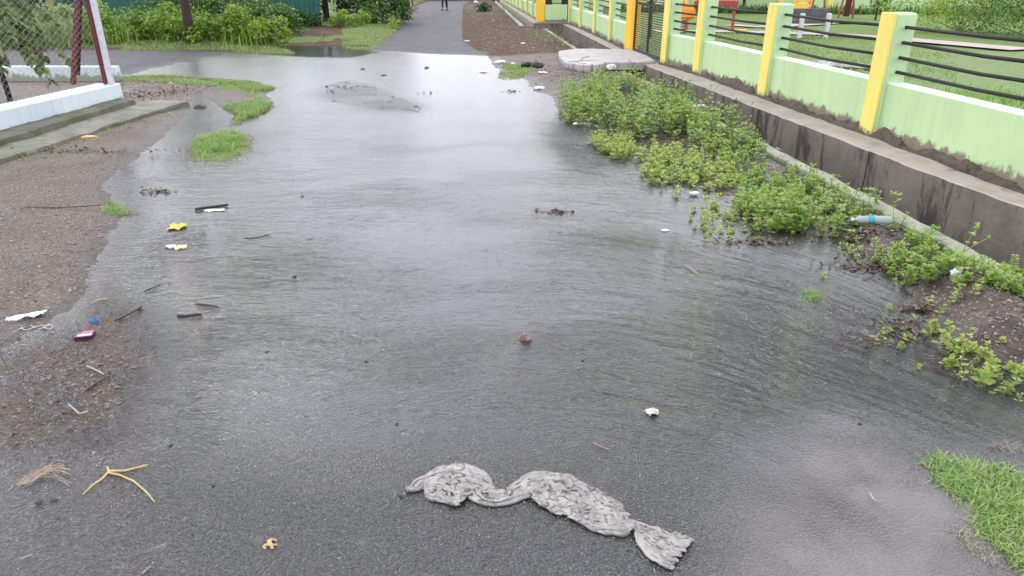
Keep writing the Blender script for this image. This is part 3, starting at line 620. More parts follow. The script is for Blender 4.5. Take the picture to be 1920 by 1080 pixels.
# weed beds on the right: upper dense bed, half drowned bed, lower bed
def bed(poly, n, hr, ls, mat, label, dens=None, br=2, lean=.2, wid=1.2):
    pts = inpoly(poly, n, dens); lb = LB()
    bx_, by_ = U(1632, 440); pts = [(x, y) for x, y in pts if x < float(Nf(y))-.01 and not (abs(x-bx_) < .17 and -.42 < y-by_ < .10)]
    for (x, y), z in zip(pts, zs(pts)):
        k = fbm(np.array([x*1.3]), np.array([y*1.3]), 2, 55)[0]
        herb(lb, x, y, z, random.uniform(*hr)*(.5+k), ls*random.uniform(.75, 1.25), lean, branch=br, wid=wid)
    return tag(lb.build('weeds', mat), label, 'weeds', kind='stuff')
UP = px([(1048, 200), (1085, 175), (1120, 165), (1150, 168)])+[(float(Nf(12.1)), 12.1), (float(Nf(8.2)), 8.2), (float(Nf(7.0))-.02, 7.0)]+px([(1330, 290), (1230, 270), (1130, 250), (1070, 232)])
bed(UP, 260, (.14, .32), .060, M['lf_weed'], 'dense bed of bright green weeds between the flood water and the drain, below the slab', clump(1.4, .25, .5, 58), br=3)
bed(UP, 240, (.05, .24), .052, M['lf_lime'], 'yellower weeds mixed through the dense bed below the slab', clump(1.8, .3, .5, 59), br=2)
bed(px([(1048, 215), (1130, 250), (1250, 285), (1330, 290), (1420, 340), (1400, 345), (1330, 400), (1270, 372), (1180, 320), (1090, 262)]), 360, (.03, .13), .050, M['lf_lime'], 'half drowned low weeds standing in the shallow water', clump(2.2, .36, .58, 61), 1)
bed([(float(Nf(y))+o, y) for y, o in ((7.2, -.02), (5.6, -.02), (4.9, -.02), (4.9, -.35), (5.6, -.5), (6.4, -.6), (7.3, -.7))], 150, (.05, .20), .046, M['lf_weed'], 'leafy weeds hugging the kerb between the dense bed and the bottle', clump(2.5, .2, .5, 66), 2)
LO = px([(1400, 330), (1480, 350), (1560, 390), (1680, 410), (1720, 470), (1600, 455), (1480, 440), (1400, 440), (1370, 400)])
bed(LO, 130, (.05, .20), .056, M['lf_weed'], 'low green weeds upstream of the plastic bottle', clump(3.2, .38, .58, 62), 2)
bed(LO, 130, (.02, .11), .046, M['lf_lime'], 'lime coloured weeds thinning out into the water upstream of the bottle', clump(3.1, .3, .55, 63), 1)
bed(UP, 46, (.12, .30), .085, M['lf_pale'], 'coarse broad leaved weeds among the dense bed', clump(1.6, .3, .5, 101), 1, wid=1.5)
bed(UP, 40, (.25, .42), .050, M['lf_olive'], 'thin dull stalks standing above the dense bed', clump(1.2, .3, .5, 102), 1, wid=.7)
bed(LO, 34, (.10, .22), .070, M['lf_weed'], 'narrow leaved taller weeds upstream of the bottle', clump(2.0, .3, .5, 103), 1, wid=.65)
bed(LO, 30, (.04, .12), .040, M['lf_olive'], 'muddy dull weeds upstream of the bottle', None, 1, wid=1.0)
bed(px([(1640, 455), (1720, 450), (1830, 505), (1960, 560), (1960, 600), (1850, 590), (1760, 560), (1700, 530)]), 90, (.04, .12), .050, M['lf_weed'], 'broad leaved weeds along the top edge of the gravel mound', clump(4, .25, .5, 67), 2, wid=1.5)
bed(px([(1730, 600), (1800, 640), (1860, 690), (1960, 700), (1960, 745), (1850, 735), (1770, 700)]), 26, (.03, .09), .042, M['lf_lime'], 'broad leaved weeds along the lower foot of the gravel mound', None, 1, wid=1.6)
bed(px([(1600, 440), (1720, 455), (1800, 500), (1920, 560), (1880, 590), (1740, 600), (1690, 540), (1560, 480)]), 60, (.02, .09), .030, M['lf_lime'], 'scattered seedlings on the debris bank right of the bottle', clump(5, .3, .6, 64), 1)
bed(px([(1640, 640), (1740, 640), (1800, 720), (1920, 760), (1920, 700), (1860, 680), (1740, 600), (1660, 560)]), 34, (.02, .06), .022, M['lf_lime'], 'scattered sprigs in the shallows around the gravel mound', clump(5, .3, .6, 65), 1)
bed(px([(1620, 455), (1700, 455), (1800, 500), (1900, 545), (1870, 570), (1770, 550), (1690, 540), (1630, 490)]), 90, (.05, .13), .038, M['lf_weed'], 'straggling weeds on the muddy kerb below the plastic bottle', None, 2)
bed(px([(1300, 380), (1390, 400), (1390, 450), (1320, 455), (1290, 420)]), 36, (.03, .09), .034, M['lf_lime'], 'small drowned sprigs at the outer tip of the weed bed', None, 1)
bed([(float(Nf(y))+o, y) for y, o in ((3.6, -.55), (3.6, -.1), (4.6, -.08), (4.6, -.45))], 26, (.05, .14), .03, M['lf_lime'], 'pale seedlings around the gravel mound', None, 1)
bed(px([(1030, 62), (1060, 70), (1085, 88), (1060, 95), (1015, 92), (1000, 78)]), 70, (.08, .2), .05, M['lf_pale'], 'pale low weeds on the dirt bank behind the slab', None, 1)
bed(px([(0, 320), (120, 300), (230, 262), (350, 212), (352, 206), (220, 245), (100, 280), (0, 305)]), 46, (.02, .05), .026, M['lf_pale'], 'tiny pale weeds at the foot of the mossy step', None, 0)
bed(px([(940, 22), (960, 26), (990, 45), (970, 50), (930, 40)])+[(-.1, 26)], 40, (.1, .25), .07, M['lf_olive'], 'rough weeds on the far dirt shoulder', None, 1)
# single weeds one can tell apart
def weed(base, H, ls, label, mat='lf_weed', lean=.1, wid=1.2, br=2, pairs=None, z=None, tilt=.35, group=None):
    x, y = U(*base); z = max(gz(x, y), -.01) if z is None else z
    r = empty('weed', (x, y, z), label, 'weed', group); lb = LB(); herb(lb, 0, 0, 0, H, ls, lean, pairs, wid, br, tilt, .0035); lb.build('foliage', M[mat], r); return r
weed((1792, 512), .30, .050, 'tall upright weed with tiered leaves before the dark drain wall, right of the bottle', lean=.05, br=2)
weed((1548, 405), .24, .042, 'cone shaped weed on the kerb where the drain wall is darkest, left of the bottle', lean=.03, br=3)
weed((1640, 392), .13, .045, 'round topped weed leaning over the kerb just above the plastic bottle', lean=.1, br=3, tilt=.2)
weed((1395, 270), .26, .05, 'bushy weed at the lower end of the dense bed beside the kerb', lean=.1, br=5)
weed((1290, 205), .36, .055, 'tall seeding weed with bare stalk tips near the kerb in the dense bed', lean=.05, br=4)
weed((1325, 225), .38, .055, 'tallest thin stalked weed in front of the drain wall', lean=.04, br=3)
weed((1190, 162), .30, .055, 'leafy weed standing against the dark mouth under the slab', lean=.04, br=2)
weed((1800, 690), .24, .030, 'thin yellow green sapling weed standing before the gravel mound', 'lf_lime', lean=.12, br=1)
weed((1758, 655), .15, .048, 'weed with large pale top leaves at the left end of the gravel mound', 'lf_lime', lean=.05, br=1, wid=1.5)
weed((1870, 665), .03, .030, 'flat seedling at the lower right foot of the gravel mound', 'lf_lime')
weed((1805, 715), .10, .030, 'short yellow weed with stacked leaves at the water edge below the mound', 'lf_lime', lean=.05, br=0)
weed((1905, 722), .09, .045, 'broad leaved green weed in the right corner below the mound', 'lf_lime', lean=.2, br=3, wid=1.7)
weed((1880, 738), .06, .036, 'low spreading weed just below the broad leaved one', 'lf_weed', lean=.3, br=3)
weed((1644, 645), .06, .022, 'spindly sprout with a yellow top standing alone in the water', 'lf_lime', br=0)
weed((1690, 655), .05, .028, 'rosette of green leaves in the shallow water left of the mound', 'lf_weed', lean=.3, br=4, tilt=.7)
weed((1722, 692), .04, .024, 'small sprig at the water edge below the rosette', 'lf_lime', lean=.2, br=2)
weed((1543, 520), .05, .024, 'small sprig upstream of the round grass tuft', 'lf_lime', lean=.2, br=2)
weed((1745, 500), .10, .040, 'leafy weed on the dark debris bank right below the bottle', 'lf_weed', br=3)
weed((1690, 480), .10, .036, 'spreading weed on the debris bank directly under the bottle', 'lf_weed', br=3, lean=.3)
weed((1860, 590), .10, .042, 'low weed at the top edge of the gravel mound', 'lf_weed', br=3, lean=.2)
# weed with feathery fronds of oval leaflets
def frond_weed(base, label):
    x, y = U(*base); r = empty('frond_weed', (x, y, gz(x, y)), label, 'weed')
    for a, Ln, up in ((2.4, .17, .9), (.4, .19, .5), (1.2, .13, 1.2), (-.3, .13, .35), (2.9, .12, .4), (1.9, .10, .7)):
        lb = LB(); pts = []; P = []; D = []; Nn = []; Sz = []
        for i in range(10):
            t = i/9; q = Vector((math.cos(a)*Ln*t, math.sin(a)*Ln*t*.7, .04+Ln*up*t*(1-.35*t))); pts.append(q)
            if i > 2:
                for sgn in (-1, 1):
                    P.append(q); D.append((-math.sin(a)*sgn+.3*math.cos(a), math.cos(a)*sgn+.3*math.sin(a), .1)); Nn.append((0, 0, 1)); Sz.append(.030*(1-.3*t))
        lb.add(*leaves(np.array(P, dtype=float), np.array(D, dtype=float), np.array(Nn, dtype=float), np.array(Sz), 1.7))
        o = lb.build('frond', M['lf_weed'], r, stem=False); s = MB(); s.tube(pts, .0015, 3); s.build('stalk', M['stem'], o)
frond_weed((1882, 570), 'weed with fronds of small oval leaflets arching over the drain at the right edge')
# grass
def blades(name, pts, zz, hr, mat, label, spread=.5, wd=.003, kind='stuff', cat='grass', curl=.5):
    n = len(pts); P = np.column_stack([np.array(pts), zz]); a = RNG.random(n)*6.283; L_ = RNG.uniform(*hr, n); s = RNG.random(n)*spread
    d = np.column_stack([np.cos(a)*s, np.sin(a)*s, np.ones(n)]); d /= np.linalg.norm(d, axis=1, keepdims=True)
    sd = np.column_stack([-np.sin(a), np.cos(a), np.zeros(n)]); w_ = (wd*RNG.uniform(.7, 1.3, n))[:, None]
    m = P+d*L_[:, None]*.55; t = P+d*L_[:, None]+np.column_stack([np.cos(a), np.sin(a), -np.ones(n)*.5])*(L_*curl*RNG.random(n))[:, None]
    V = np.stack([P-sd*w_, P+sd*w_, m+sd*w_*.8, m-sd*w_*.8, t], 1).reshape(-1, 3); b = 5*np.arange(n)[:, None]
    T = np.concatenate([b+np.array([[0, 1, 2]]), b+np.array([[0, 2, 3]]), b+np.array([[3, 2, 4]])]); R = np.repeat(RNG.random(n), 5)
    return tag(mk(name, V, T, M[mat], attrs=dict(rnd=R)), label, cat, kind=kind)
def grass(poly, n, hr, mat, label, dens=None, soft=.10, **k):
    pts = inpoly(poly, n, dens, soft); return blades('grass', pts, zs(pts)-.004, hr, mat, label, **k)
gp = px([(1722, 865), (1760, 850), (1800, 848), (1850, 868), (1920, 882), (2050, 960)])+[(2.0, 1.0)]+px([(1925, 1100), (1880, 1040), (1800, 980), (1745, 930)])
grass(gp, 8500, (.02, .055), 'gr', 'bright green turf patch in the bottom right corner', clump(14, .12, .45, 33), spread=2.6, wd=.0021, curl=.9)
grass(gp, 500, (.03, .06), 'gr_dead', 'pale dead blades lying in the turf patch', spread=3, wd=.0017)
grass(px([(1650, 890), (1720, 860), (1745, 930), (1800, 980), (1890, 1060), (1860, 1070), (1740, 960), (1680, 930)]), 420, (.01, .035), 'gr_dead', 'washed out pale grass runners at the edge of the turf patch', spread=2.5, wd=.0012, curl=.9)
grass(px([(1800, 835), (1900, 850), (1980, 900), (1980, 870), (1900, 830)]), 120, (.02, .05), 'gr_dead', 'flattened pale grass washed by the stream above the turf patch', spread=3, wd=.0015)
grass(px([(352, 283), (365, 258), (420, 245), (462, 250), (470, 280), (440, 296), (390, 303), (360, 300)]), 2600, (.03, .10), 'gr', 'grass tuft island in the flood water left of the road', clump(5, .38, .6, 79), soft=.22, spread=1.0, wd=.0035)
grass(Z['isle'], 9000, (.03, .07), 'gr_pale', 'curving strip of pale grass between the side road and the flood', clump(1.6, .36, .60, 40), spread=.9, wd=.006)
grass(px([(430, 238), (445, 205), (500, 180), (515, 200), (480, 225)]), 1500, (.03, .09), 'gr', 'thin drowned grass running down from the pale strip', clump(3, .3, .6, 41), spread=.8, wd=.004)
grass(px([(225, 148), (260, 146), (340, 152), (420, 158), (410, 166), (300, 160), (230, 158)]), 3200, (.02, .06), 'gr_pale', 'thin grass verge along the side road beyond the white wall', None, spread=1, wd=.006)
grass(px([(185, 385), (205, 372), (240, 385), (275, 400), (255, 412), (210, 415), (192, 405)]), 900, (.015, .045), 'gr', 'small grass tuft on the edge of the left dirt bank', clump(9, .3, .5, 9), spread=1.2, wd=.0016)
grass(px([(1500, 570), (1508, 545), (1530, 540), (1545, 560), (1540, 572)]), 330, (.02, .06), 'gr', 'round grass tuft standing in the shallow water near the weeds', spread=1.0, wd=.0018)
grass(px([(1316, 458), (1322, 450), (1338, 452), (1340, 460)]), 70, (.02, .05), 'gr', 'tiny grass tuft at the lower tip of the weed bed', spread=.9, wd=.0016)
grass(px([(1395, 455), (1420, 440), (1440, 452), (1410, 458)]), 160, (.02, .06), 'gr', 'grass tuft with dark roots below the drowned weeds', spread=.9, wd=.002)
grass(px([(930, 148), (945, 118), (985, 125), (1010, 135), (985, 146), (960, 152)]), 3000, (.02, .05), 'gr', 'bright grass patch on the dirt beside a white scrap', clump(2, .3, .5, 5), spread=1.0, wd=.005)
grass(px([(700, 97), (640, 90), (640, 62), (690, 56), (750, 54), (735, 70)]), 9000, (.03, .07), 'gr_pale', 'short pale green turf in the corner left of the far road', None, spread=1.0, wd=.007)
grass(px([(225, 97), (300, 96), (400, 97), (520, 102), (560, 101), (520, 88), (400, 85), (230, 86)]), 7000, (.03, .10), 'gr_pale', 'strip of rough grass between the side road and the bushes', None, spread=1.0, wd=.007)
# ------------------------------------------------------------ bushes and trees behind
def bush(x, y, rx, ry, H, n, ls, mat, label, cat='bush', name='bush', z0=.04, bark='stem', group=None):
    r = empty(name, (x, y, z0), label, cat, group); P = []; 
    k = max(10, int(rx*ry*H*40)); cs = [(random.gauss(0, .42)*rx, random.gauss(0, .42)*ry, H*(.12+.8*random.random()**.8), random.uniform(.16, .34)) for _ in range(k)]
    cs = [(a, b, c*(1-.35*min(1, (a/rx)**2+(b/ry)**2)), d) for a, b, c, d in cs]
    idx = RNG.integers(0, len(cs), n); C = np.array(cs)[idx]; d = RNG.normal(size=(n, 3)); d /= np.linalg.norm(d, axis=1, keepdims=True)
    rr = C[:, 3:4]*(.45+.55*RNG.random((n, 1)))*max(.6, H)*1.1; P = C[:, :3]+d*rr*np.array([1, 1, .8]); P[:, 2] = np.abs(P[:, 2])+.01
    D = d+RNG.normal(size=(n, 3))*.5+np.array([0, 0, .1]); Nn = d*.4+np.array([0, 0, 1.])+RNG.normal(size=(n, 3))*.35
    V, T, R = leaves(P, D, Nn, RNG.uniform(.7, 1.3, n)*ls, 1.25); R = np.clip(R*.55+np.repeat(np.array([hash((round(c[0], 3), 1)) % 97/97 for c in C]), 4)*.45, 0, 1)
    mk('foliage', V, T, M[mat], r, attrs=dict(rnd=R))
    s = MB()
    for i in range(min(9, k)): c = cs[i]; s.tube([(0, 0, 0), (c[0]*.5, c[1]*.5, c[2]*.5), (c[0], c[1], c[2])], [.02, .012, .005], 4)
    s.build('stem', M[bark] if bark in M else M['stem'], r); return r
def tree(x, y, H, cr, z1, n, ls, mat, label, tr=.12, bark='darkbark', name='tree', z0=.05, group=None, leanx=0):
    r = empty(name, (x, y, z0), label, 'tree', group); s = MB(); top = Vector((leanx*H, 0, H*.62))
    s.tube([(0, 0, -.05), (0, 0, .25), (top.x*.4, 0, H*.3), tuple(top)], [tr*1.3, tr, tr*.85, tr*.5], 9); 
    cl = []
    for i in range(16):
        a = random.random()*6.28; rr = cr*random.uniform(.3, .95); e = Vector((top.x+math.cos(a)*rr, math.sin(a)*rr, z1+(H-z1)*random.random()))
        b0 = Vector((top.x*.7, 0, H*random.uniform(.3, .6))); md = (b0+e)/2+Vector((0, 0, .15)); s.tube([b0, md, e], [tr*.4, tr*.25, tr*.08], 5)
        for q in range(4): cl.append((*(e+Vector((random.gauss(0, .3), random.gauss(0, .3), random.gauss(0, .2)))*cr*.5), cr*random.uniform(.14, .30)))
    s.build('trunk', M[bark], r, smooth=True)
    C = np.array(cl)[RNG.integers(0, len(cl), n)]; d = RNG.normal(size=(n, 3)); d /= np.linalg.norm(d, axis=1, keepdims=True)
    P = C[:, :3]+d*C[:, 3:4]*(.35+.65*RNG.random((n, 1))); P[:, 2] = np.maximum(P[:, 2], z1*.6)
    D = d+RNG.normal(size=(n, 3))*.5-np.array([0, 0, .2]); Nn = d*.5+np.array([0, 0, 1.])+RNG.normal(size=(n, 3))*.4
    V, T, R = leaves(P, D, Nn, RNG.uniform(.7, 1.3, n)*ls, 1.2); mk('crown', V, T, M[mat], r, attrs=dict(rnd=R)); return r
bs = [(-14.6, 19.2, 1.3, .8, 1.05, 'pale feathery bush behind the left part of the chain link', 'lf_pale'), (-13.0, 18.8, 1.2, .8, .95, 'pale green bush seen through the chain link beside the hanging branch', 'lf_pale'),
      (-11.6, 19.0, 1.1, .8, .98, 'grey green bush seen through the chain link next to the fence post', 'lf_pale'), (-10.4, 18.9, .9, .7, .98, 'bright bush with a tall sprig immediately right of the white fence post', 'lf_bush'),
      (-9.3, 19.0, .8, .7, .78, 'low bright bush in front of the teal sheet fence', 'lf_bush'), (-8.3, 18.7, .8, .7, .85, 'lime bush just left of the brown trunk', 'lf_bush'),
      (-7.6, 18.2, .75, .6, .74, 'dark rooted bush at the foot of the brown trunk', 'lf_bush'), (-6.8, 18.6, .7, .7, .92, 'yellow green bush right of the brown trunk', 'lf_bush'),
      (-6.05, 18.3, .55, .6, .70, 'low lime bush whose skirt reaches the puddle', 'lf_bush'), (-6.3, 20.6, .5, .5, 1.05, 'upright leafy shrub above the lime bushes, left of the puddle', 'lf_mid'),
      (-5.3, 24.2, 1.0, .6, .50, 'low broad leaved bush behind the muddy patch', 'lf_bush'), (-6.9, 24.4, 1.2, .6, .50, 'creeping bush in front of the dark hollow', 'lf_mid'),
      (-9.6, 22.4, 1.5, .9, 1.35, 'dark shrub behind the bright bushes, left of the brown trunk', 'lf_mid'), (-8.0, 22.2, 1.2, .9, 1.2, 'dark shrub behind the brown trunk', 'lf_mid')]
for x, y, rx, ry, H, lab, mt in bs: bush(x, y, rx, ry, H, int(2300*rx*H)+600, .075, mt, lab, group='roadside bushes')
tree(-7.78, 18.05, 3.2, 1.3, 2.0, 1800, .10, 'lf_mid', 'tree with a straight brown trunk rising from the roadside bushes', .12, 'bark', leanx=-.0)
for x, y, H, cr, z1, n, mt, lab in [(-4.9, 27.2, 2.7, 1.5, .25, 5200, 'lf_mid', 'big round green tree overhanging the left side of the far road'), (-6.9, 28.0, 3.0, 1.7, .5, 4600, 'lf_dark', 'dark tree left of the big round green tree'),
    (-9.2, 27.0, 3.0, 1.8, .6, 4600, 'lf_dark', 'dark tree behind the brown trunk'), (-11.8, 26.2, 3.2, 1.9, .8, 4200, 'lf_dark', 'dark tree beside the teal sheet fence'),
    (-15.5, 24.5, 3.2, 2.0, .7, 4200, 'lf_dark', 'dark tree behind the chain link at the left'), (-18.8, 25.5, 3.2, 2.0, .6, 3500, 'lf_dark', 'dark tree at the far left edge'),
    (-5.6, 31.5, 3.0, 1.6, .3, 3600, 'lf_dark', 'dark tree beside the parked motorcycle')]:
    tree(x, y, H, cr, z1, n, .12, mt, lab, group='trees behind the side road')
for x, y, H, cr, lab in [(-9.5, 62, 4, 3.2, 'distant tree at the left end of the hedge'), (-4.5, 66, 4, 3.2, 'distant tree closing the road'), (.5, 64, 3.6, 3, 'distant tree beyond the end of the green wall')]:
    tree(x, y, H, cr, .3, 2600, .28, 'lf_mid', lab, .2, group='trees at the end of the road')
for x, y, rx, lab in [(-8.2, 50, 2.2, 'long low hedge left of where the road ends'), (-4.6, 54.5, 2.4, 'hedge behind the walking person'), (-.6, 56, 2.0, 'hedge between the road end and the green wall')]:
    bush(x, y, rx, .9, 1.1, 2600, .16, 'lf_mid', lab, group='hedges at the end of the road')
bush(-1.3, 36, .4, .35, .42, 500, .09, 'lf_dark', 'small dark bush on the right shoulder of the far road')
# teal sheet fence
m = MB(); 
for i in range(150):
    x = -17.5+i*.075; y = 24.6-(x+17.5)*.0; m.add([(x, y+(.02 if i % 2 else 0), .05), (x+.075, y+(0 if i % 2 else .02), .05), (x+.075, y+(0 if i % 2 else .02), 1.85), (x, y+(.02 if i % 2 else 0), 1.85)], [(0, 1, 2, 3)])
tf = empty('sheet_fence', (-17.5, 24.6, .05), 'dark teal corrugated sheet fence behind the bushes', 'fence'); p = m.build('sheet', M['teal'], tf); p.location = -tf.location
for x in (-17.4, -15, -12.6, -10.2, -7): b = MB(); b.box((x, 24.68, .95), (.07, .07, 1.9)); b.build('post', M['iron'], tf).location = -tf.location
b = MB(); b.box((-11.9, 24.66, .9), (11, .04, .06)); b.build('rail', M['iron'], tf).location = -tf.location
# branch of a garden tree hanging behind the chain link
def branch_tree():
    x, y = -6.9, 9.9; r = empty('garden_tree', (x, y, 0), 'young garden tree with drooping leafy branches behind the chain link', 'tree'); s = MB()
    s.tube([(0, 0, 0), (-.03, 0, .8), (.02, 0, 1.7), (.0, .05, 2.3)], [.035, .03, .025, .015], 6); lb = LB()
    for i in range(26):
        a = random.uniform(-1.2, .9) if i < 20 else random.random()*6; z = random.uniform(.9, 1.9); Ln = random.uniform(.5, .95); pts = []
        for k in range(9):
            t = k/8; pts.append(Vector((math.cos(a)*Ln*t, math.sin(a)*Ln*t, z+.12*t-.75*t*t*Ln)))
        s.tube(pts, [.009-.0009*k for k in range(9)], 4); P = []; D = []
        for k in range(2, 9):
            for sg in (-1, 1):
                for q in range(2): P.append(pts[k]+Vector((0, 0, 0))); D.append((math.cos(a)*.6-math.sin(a)*sg*.7+random.uniform(-.3, .3), math.sin(a)*.6+math.cos(a)*sg*.7+random.uniform(-.3, .3), -.7-random.random()*.6))
        P = np.array(P, dtype=float); D = np.array(D); lb.add(*leaves(P, D, RNG.normal(size=P.shape)*.5+np.array([0, 0, 1.]), RNG.uniform(.11, .19, len(P)), 1.1))
    s.build('trunk', M['darkbark'], r, smooth=True); lb.build('foliage', M['lf_olive'], r, stem=False)
branch_tree()
# ------------------------------------------------------------ the wet cloth on the road
def cloth():
    cl = np.array([(762, 920, 3), (776, 917, 8), (792, 908, 14), (815, 908, 30), (850, 908, 40), (882, 912, 37), (897, 917, 28), (905, 930, 20), (925, 938, 16), (955, 933, 15), (985, 917, 20), (1012, 910, 29), (1040, 922, 39), (1075, 938, 38), (1110, 955, 37), (1145, 976, 33), (1172, 988, 21), (1186, 988, 9), (1196, 992, 9), (1210, 1004, 22), (1235, 1022, 31), (1262, 1037, 36), (1277, 1044, 36)], float)
    W = np.array([U(a, b) for a, b, _ in cl]); sc = np.array([.00178*(920/b)**1.0 for _, b, _ in cl]); hwid = cl[:, 2]*sc*1.02
    d = np.r_[0, np.cumsum(np.hypot(*np.diff(W, axis=0).T))]; nu, nv = 330, 62; t = np.linspace(0, d[-1], nu)
    # smooth the spine
    def sm(a): a = np.interp(t, d, a); k = np.hanning(15); k /= k.sum(); return np.convolve(np.pad(a, 7, 'edge'), k, 'valid')
    cx, cy, hw_ = sm(W[:, 0]), sm(W[:, 1]), sm(hwid); tx, ty = np.gradient(cx), np.gradient(cy); l = np.hypot(tx, ty); nx, ny = -ty/l, tx/l
    s = np.linspace(-1, 1, nv); T, Sx = np.meshgrid(t, s, indexing='ij')
    # ragged outline, different on each side
    e1 = 1+.30*(fbm(t*22, t*0+1, 4, 5)-.5); e2 = 1+.30*(fbm(t*22, t*0+7, 4, 6)-.5)
    wd = np.where(Sx > 0, e1[:, None], e2[:, None])*hw_[:, None]
    # vertical foreshortening: widths were measured in the picture, so stretch across the ground depth
    ax = Sx*wd; k = 1+.45*np.abs(ny)[:, None]
    Xc = cx[:, None]+nx[:, None]*ax*k; Yc = cy[:, None]+ny[:, None]*ax*k
    Xc += .010*(fbm(T*26, Sx*2.2, 3, 9)-.5); Yc += .014*(fbm(T*26, Sx*2.2, 3, 10)-.5)
    # let a wider, longer sheet buckle inside that outline (position based cloth, gravity and ground)
    g2 = np.random.default_rng(12); c0 = np.stack([cx, cy], 1)[:, None]; nn = np.stack([nx, ny], 1)[:, None]; tt = np.stack([tx/l, ty/l], 1)[:, None]
    p = np.stack([Xc, Yc, .004+.020*fbm(T*22, Sx*3, 3, 21)+.003*g2.random(Xc.shape)], -1)
    lim = np.abs(ax*k).max(1)[:, None]*1.0; lo_, hi_ = (wd*hw_[:, None]*0)[:, :1], 0
    up_ = (np.abs(ax*k)[:, -1])[:, None]; dn_ = (np.abs(ax*k)[:, 0])[:, None]; full = up_+dn_
    rv = np.maximum(1.5*full, .06+.95*full)/(nv-1); ru = 1.2*(t[1]-t[0])
    cap = np.interp(t, d, np.interp(cl[:, 0], [760, 800, 850, 900, 960, 1010, 1040, 1100, 1160, 1190, 1230, 1280], [.006, .009, .013, .017, .017, .019, .019, .011, .010, .018, .012, .008]))[:, None]
    def con(a, b, r, st, push=False):
        dlt = b-a; ln = np.linalg.norm(dlt, axis=-1, keepdims=True)+1e-9; f_ = (ln-r)/ln*st*.5
        if push: f_ = np.minimum(f_, 0)
        c = dlt*f_; return c
    rv3 = np.broadcast_to(rv[:, :, None], (nu, nv, 1))
    for it in range(260):
        p[..., 2] -= .00022; acc = np.zeros_like(p); cnt = 0
        c = con(p[:, :-1], p[:, 1:], rv3[:, :-1], 1.0); acc[:, :-1] += c; acc[:, 1:] -= c
        c = con(p[:-1], p[1:], ru, 1.0); acc[:-1] += c; acc[1:] -= c
        dg = np.sqrt(rv3[:-1, :-1]**2+ru**2)
        c = con(p[:-1, :-1], p[1:, 1:], dg, .5); acc[:-1, :-1] += c; acc[1:, 1:] -= c
        c = con(p[1:, :-1], p[:-1, 1:], dg, .5); acc[1:, :-1] += c; acc[:-1, 1:] -= c
        for m_, st in ((2, .5), (4, .35)):
            c = con(p[:, :-m_], p[:, m_:], rv3[:, m_:]*m_*.93, st, True); acc[:, :-m_] += c; acc[:, m_:] -= c
            c = con(p[:-m_], p[m_:], ru*m_*.93, st, True); acc[:-m_] += c; acc[m_:] -= c
        p += acc*.42
        r2 = p[..., :2]-c0; a_n = (r2*nn).sum(-1); a_t = (r2*tt).sum(-1)
        over = np.clip(a_n, -dn_, up_)-a_n; p[..., :2] += nn*over[..., None]*.8-tt*(a_t*.02)[..., None]
        zc = p[..., 2]; zc += np.clip(cap-zc, -.01, 0)*.5; np.maximum(zc, .0012, out=zc)
    p[..., 2] = np.maximum(p[..., 2], .0012)
    Xc, Yc, zz = p[..., 0], p[..., 1], p[..., 2]
    # the bundle keeps some body under the surface folds
    dome = np.sqrt(np.clip(1-np.abs(Sx)**2.6, 0, 1)); wr = fbm(T*9+3, Sx*1.2, 3, 30)-.5; w2 = fbm(T*20+3, Sx*2.2, 2, 31)-.5
    v1_ = np.abs(2*fbm(T*11+wr*3, Sx*2.6+wr*5, 2, 12)-1); v2_ = np.abs(2*fbm(T*24+wr*5, Sx*5.5+w2*4, 2, 15)-1); fl = lambda v, k: 1-np.exp(-v/k)
    tail = sst(d[-1]-.15, d[-1]-.10, T); pl = np.abs(np.sin(Sx*8+wr*4+w2*2)); v1_ = v1_*(1-tail)+tail*pl*.7
    big = np.interp(t, d, np.interp(cl[:, 0], [760, 800, 850, 900, 960, 1010, 1040, 1100, 1160, 1190, 1230, 1280], [.001, .002, .004, .006, .007, .010, .010, .004, .004, .010, .004, .001]))[:, None]
    zz = zz+dome*big+dome**.4*(fl(v1_, .07)*.006+fl(v2_, .09)*.0025)
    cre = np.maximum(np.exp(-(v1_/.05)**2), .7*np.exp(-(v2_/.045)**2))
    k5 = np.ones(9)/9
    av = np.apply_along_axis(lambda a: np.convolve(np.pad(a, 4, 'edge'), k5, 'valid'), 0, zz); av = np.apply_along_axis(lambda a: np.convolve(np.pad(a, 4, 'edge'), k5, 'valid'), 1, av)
    crease_tone = np.clip(np.clip((av-zz-.0008)/.0032, 0, 1)+.8*cre*sst(.35, .6, fbm(T*8, Sx*2, 3, 44)), 0, 1)  # tone that darkens the cloth in fold hollows and along creases
    I = np.arange(nu*nv).reshape(nu, nv); Q = np.stack([I[:-1, :-1], I[1:, :-1], I[1:, 1:], I[:-1, 1:]], -1).reshape(-1, 4)
    tm = NT('soaked dirty cloth'); p = tm.geo(); n = tm.noise(p, 42, 6, .7, .8); c = tm.mix(tm.ss(tm.noise(p, 14, 4), .35, .65), (.34, .32, .295), (.235, .22, .205))
    c = tm.mix(tm.math('POWER', tm.attr('crease_tone'), .7), c, (.055, .047, .043)); c = tm.mix(tm.ss(n, .52, .66), c, (.15, .132, .118)); c = tm.mix(tm.ss(tm.noise(p, 70, 3), .69, .73), c, (.05, .042, .038))
    fine = tm.math('ADD', tm.noise(p, 130, 4), tm.math('MULTIPLY', tm.noise(tm.vec(p, (1, 1, 1)), 45, 4, .6, 1.5), 1.6)); mt = tm.pbr(c, .42, tm.bump(fine, .55, .006), **{'Specular IOR Level': .5, 'Coat Weight': .25, 'Coat Roughness': .3})
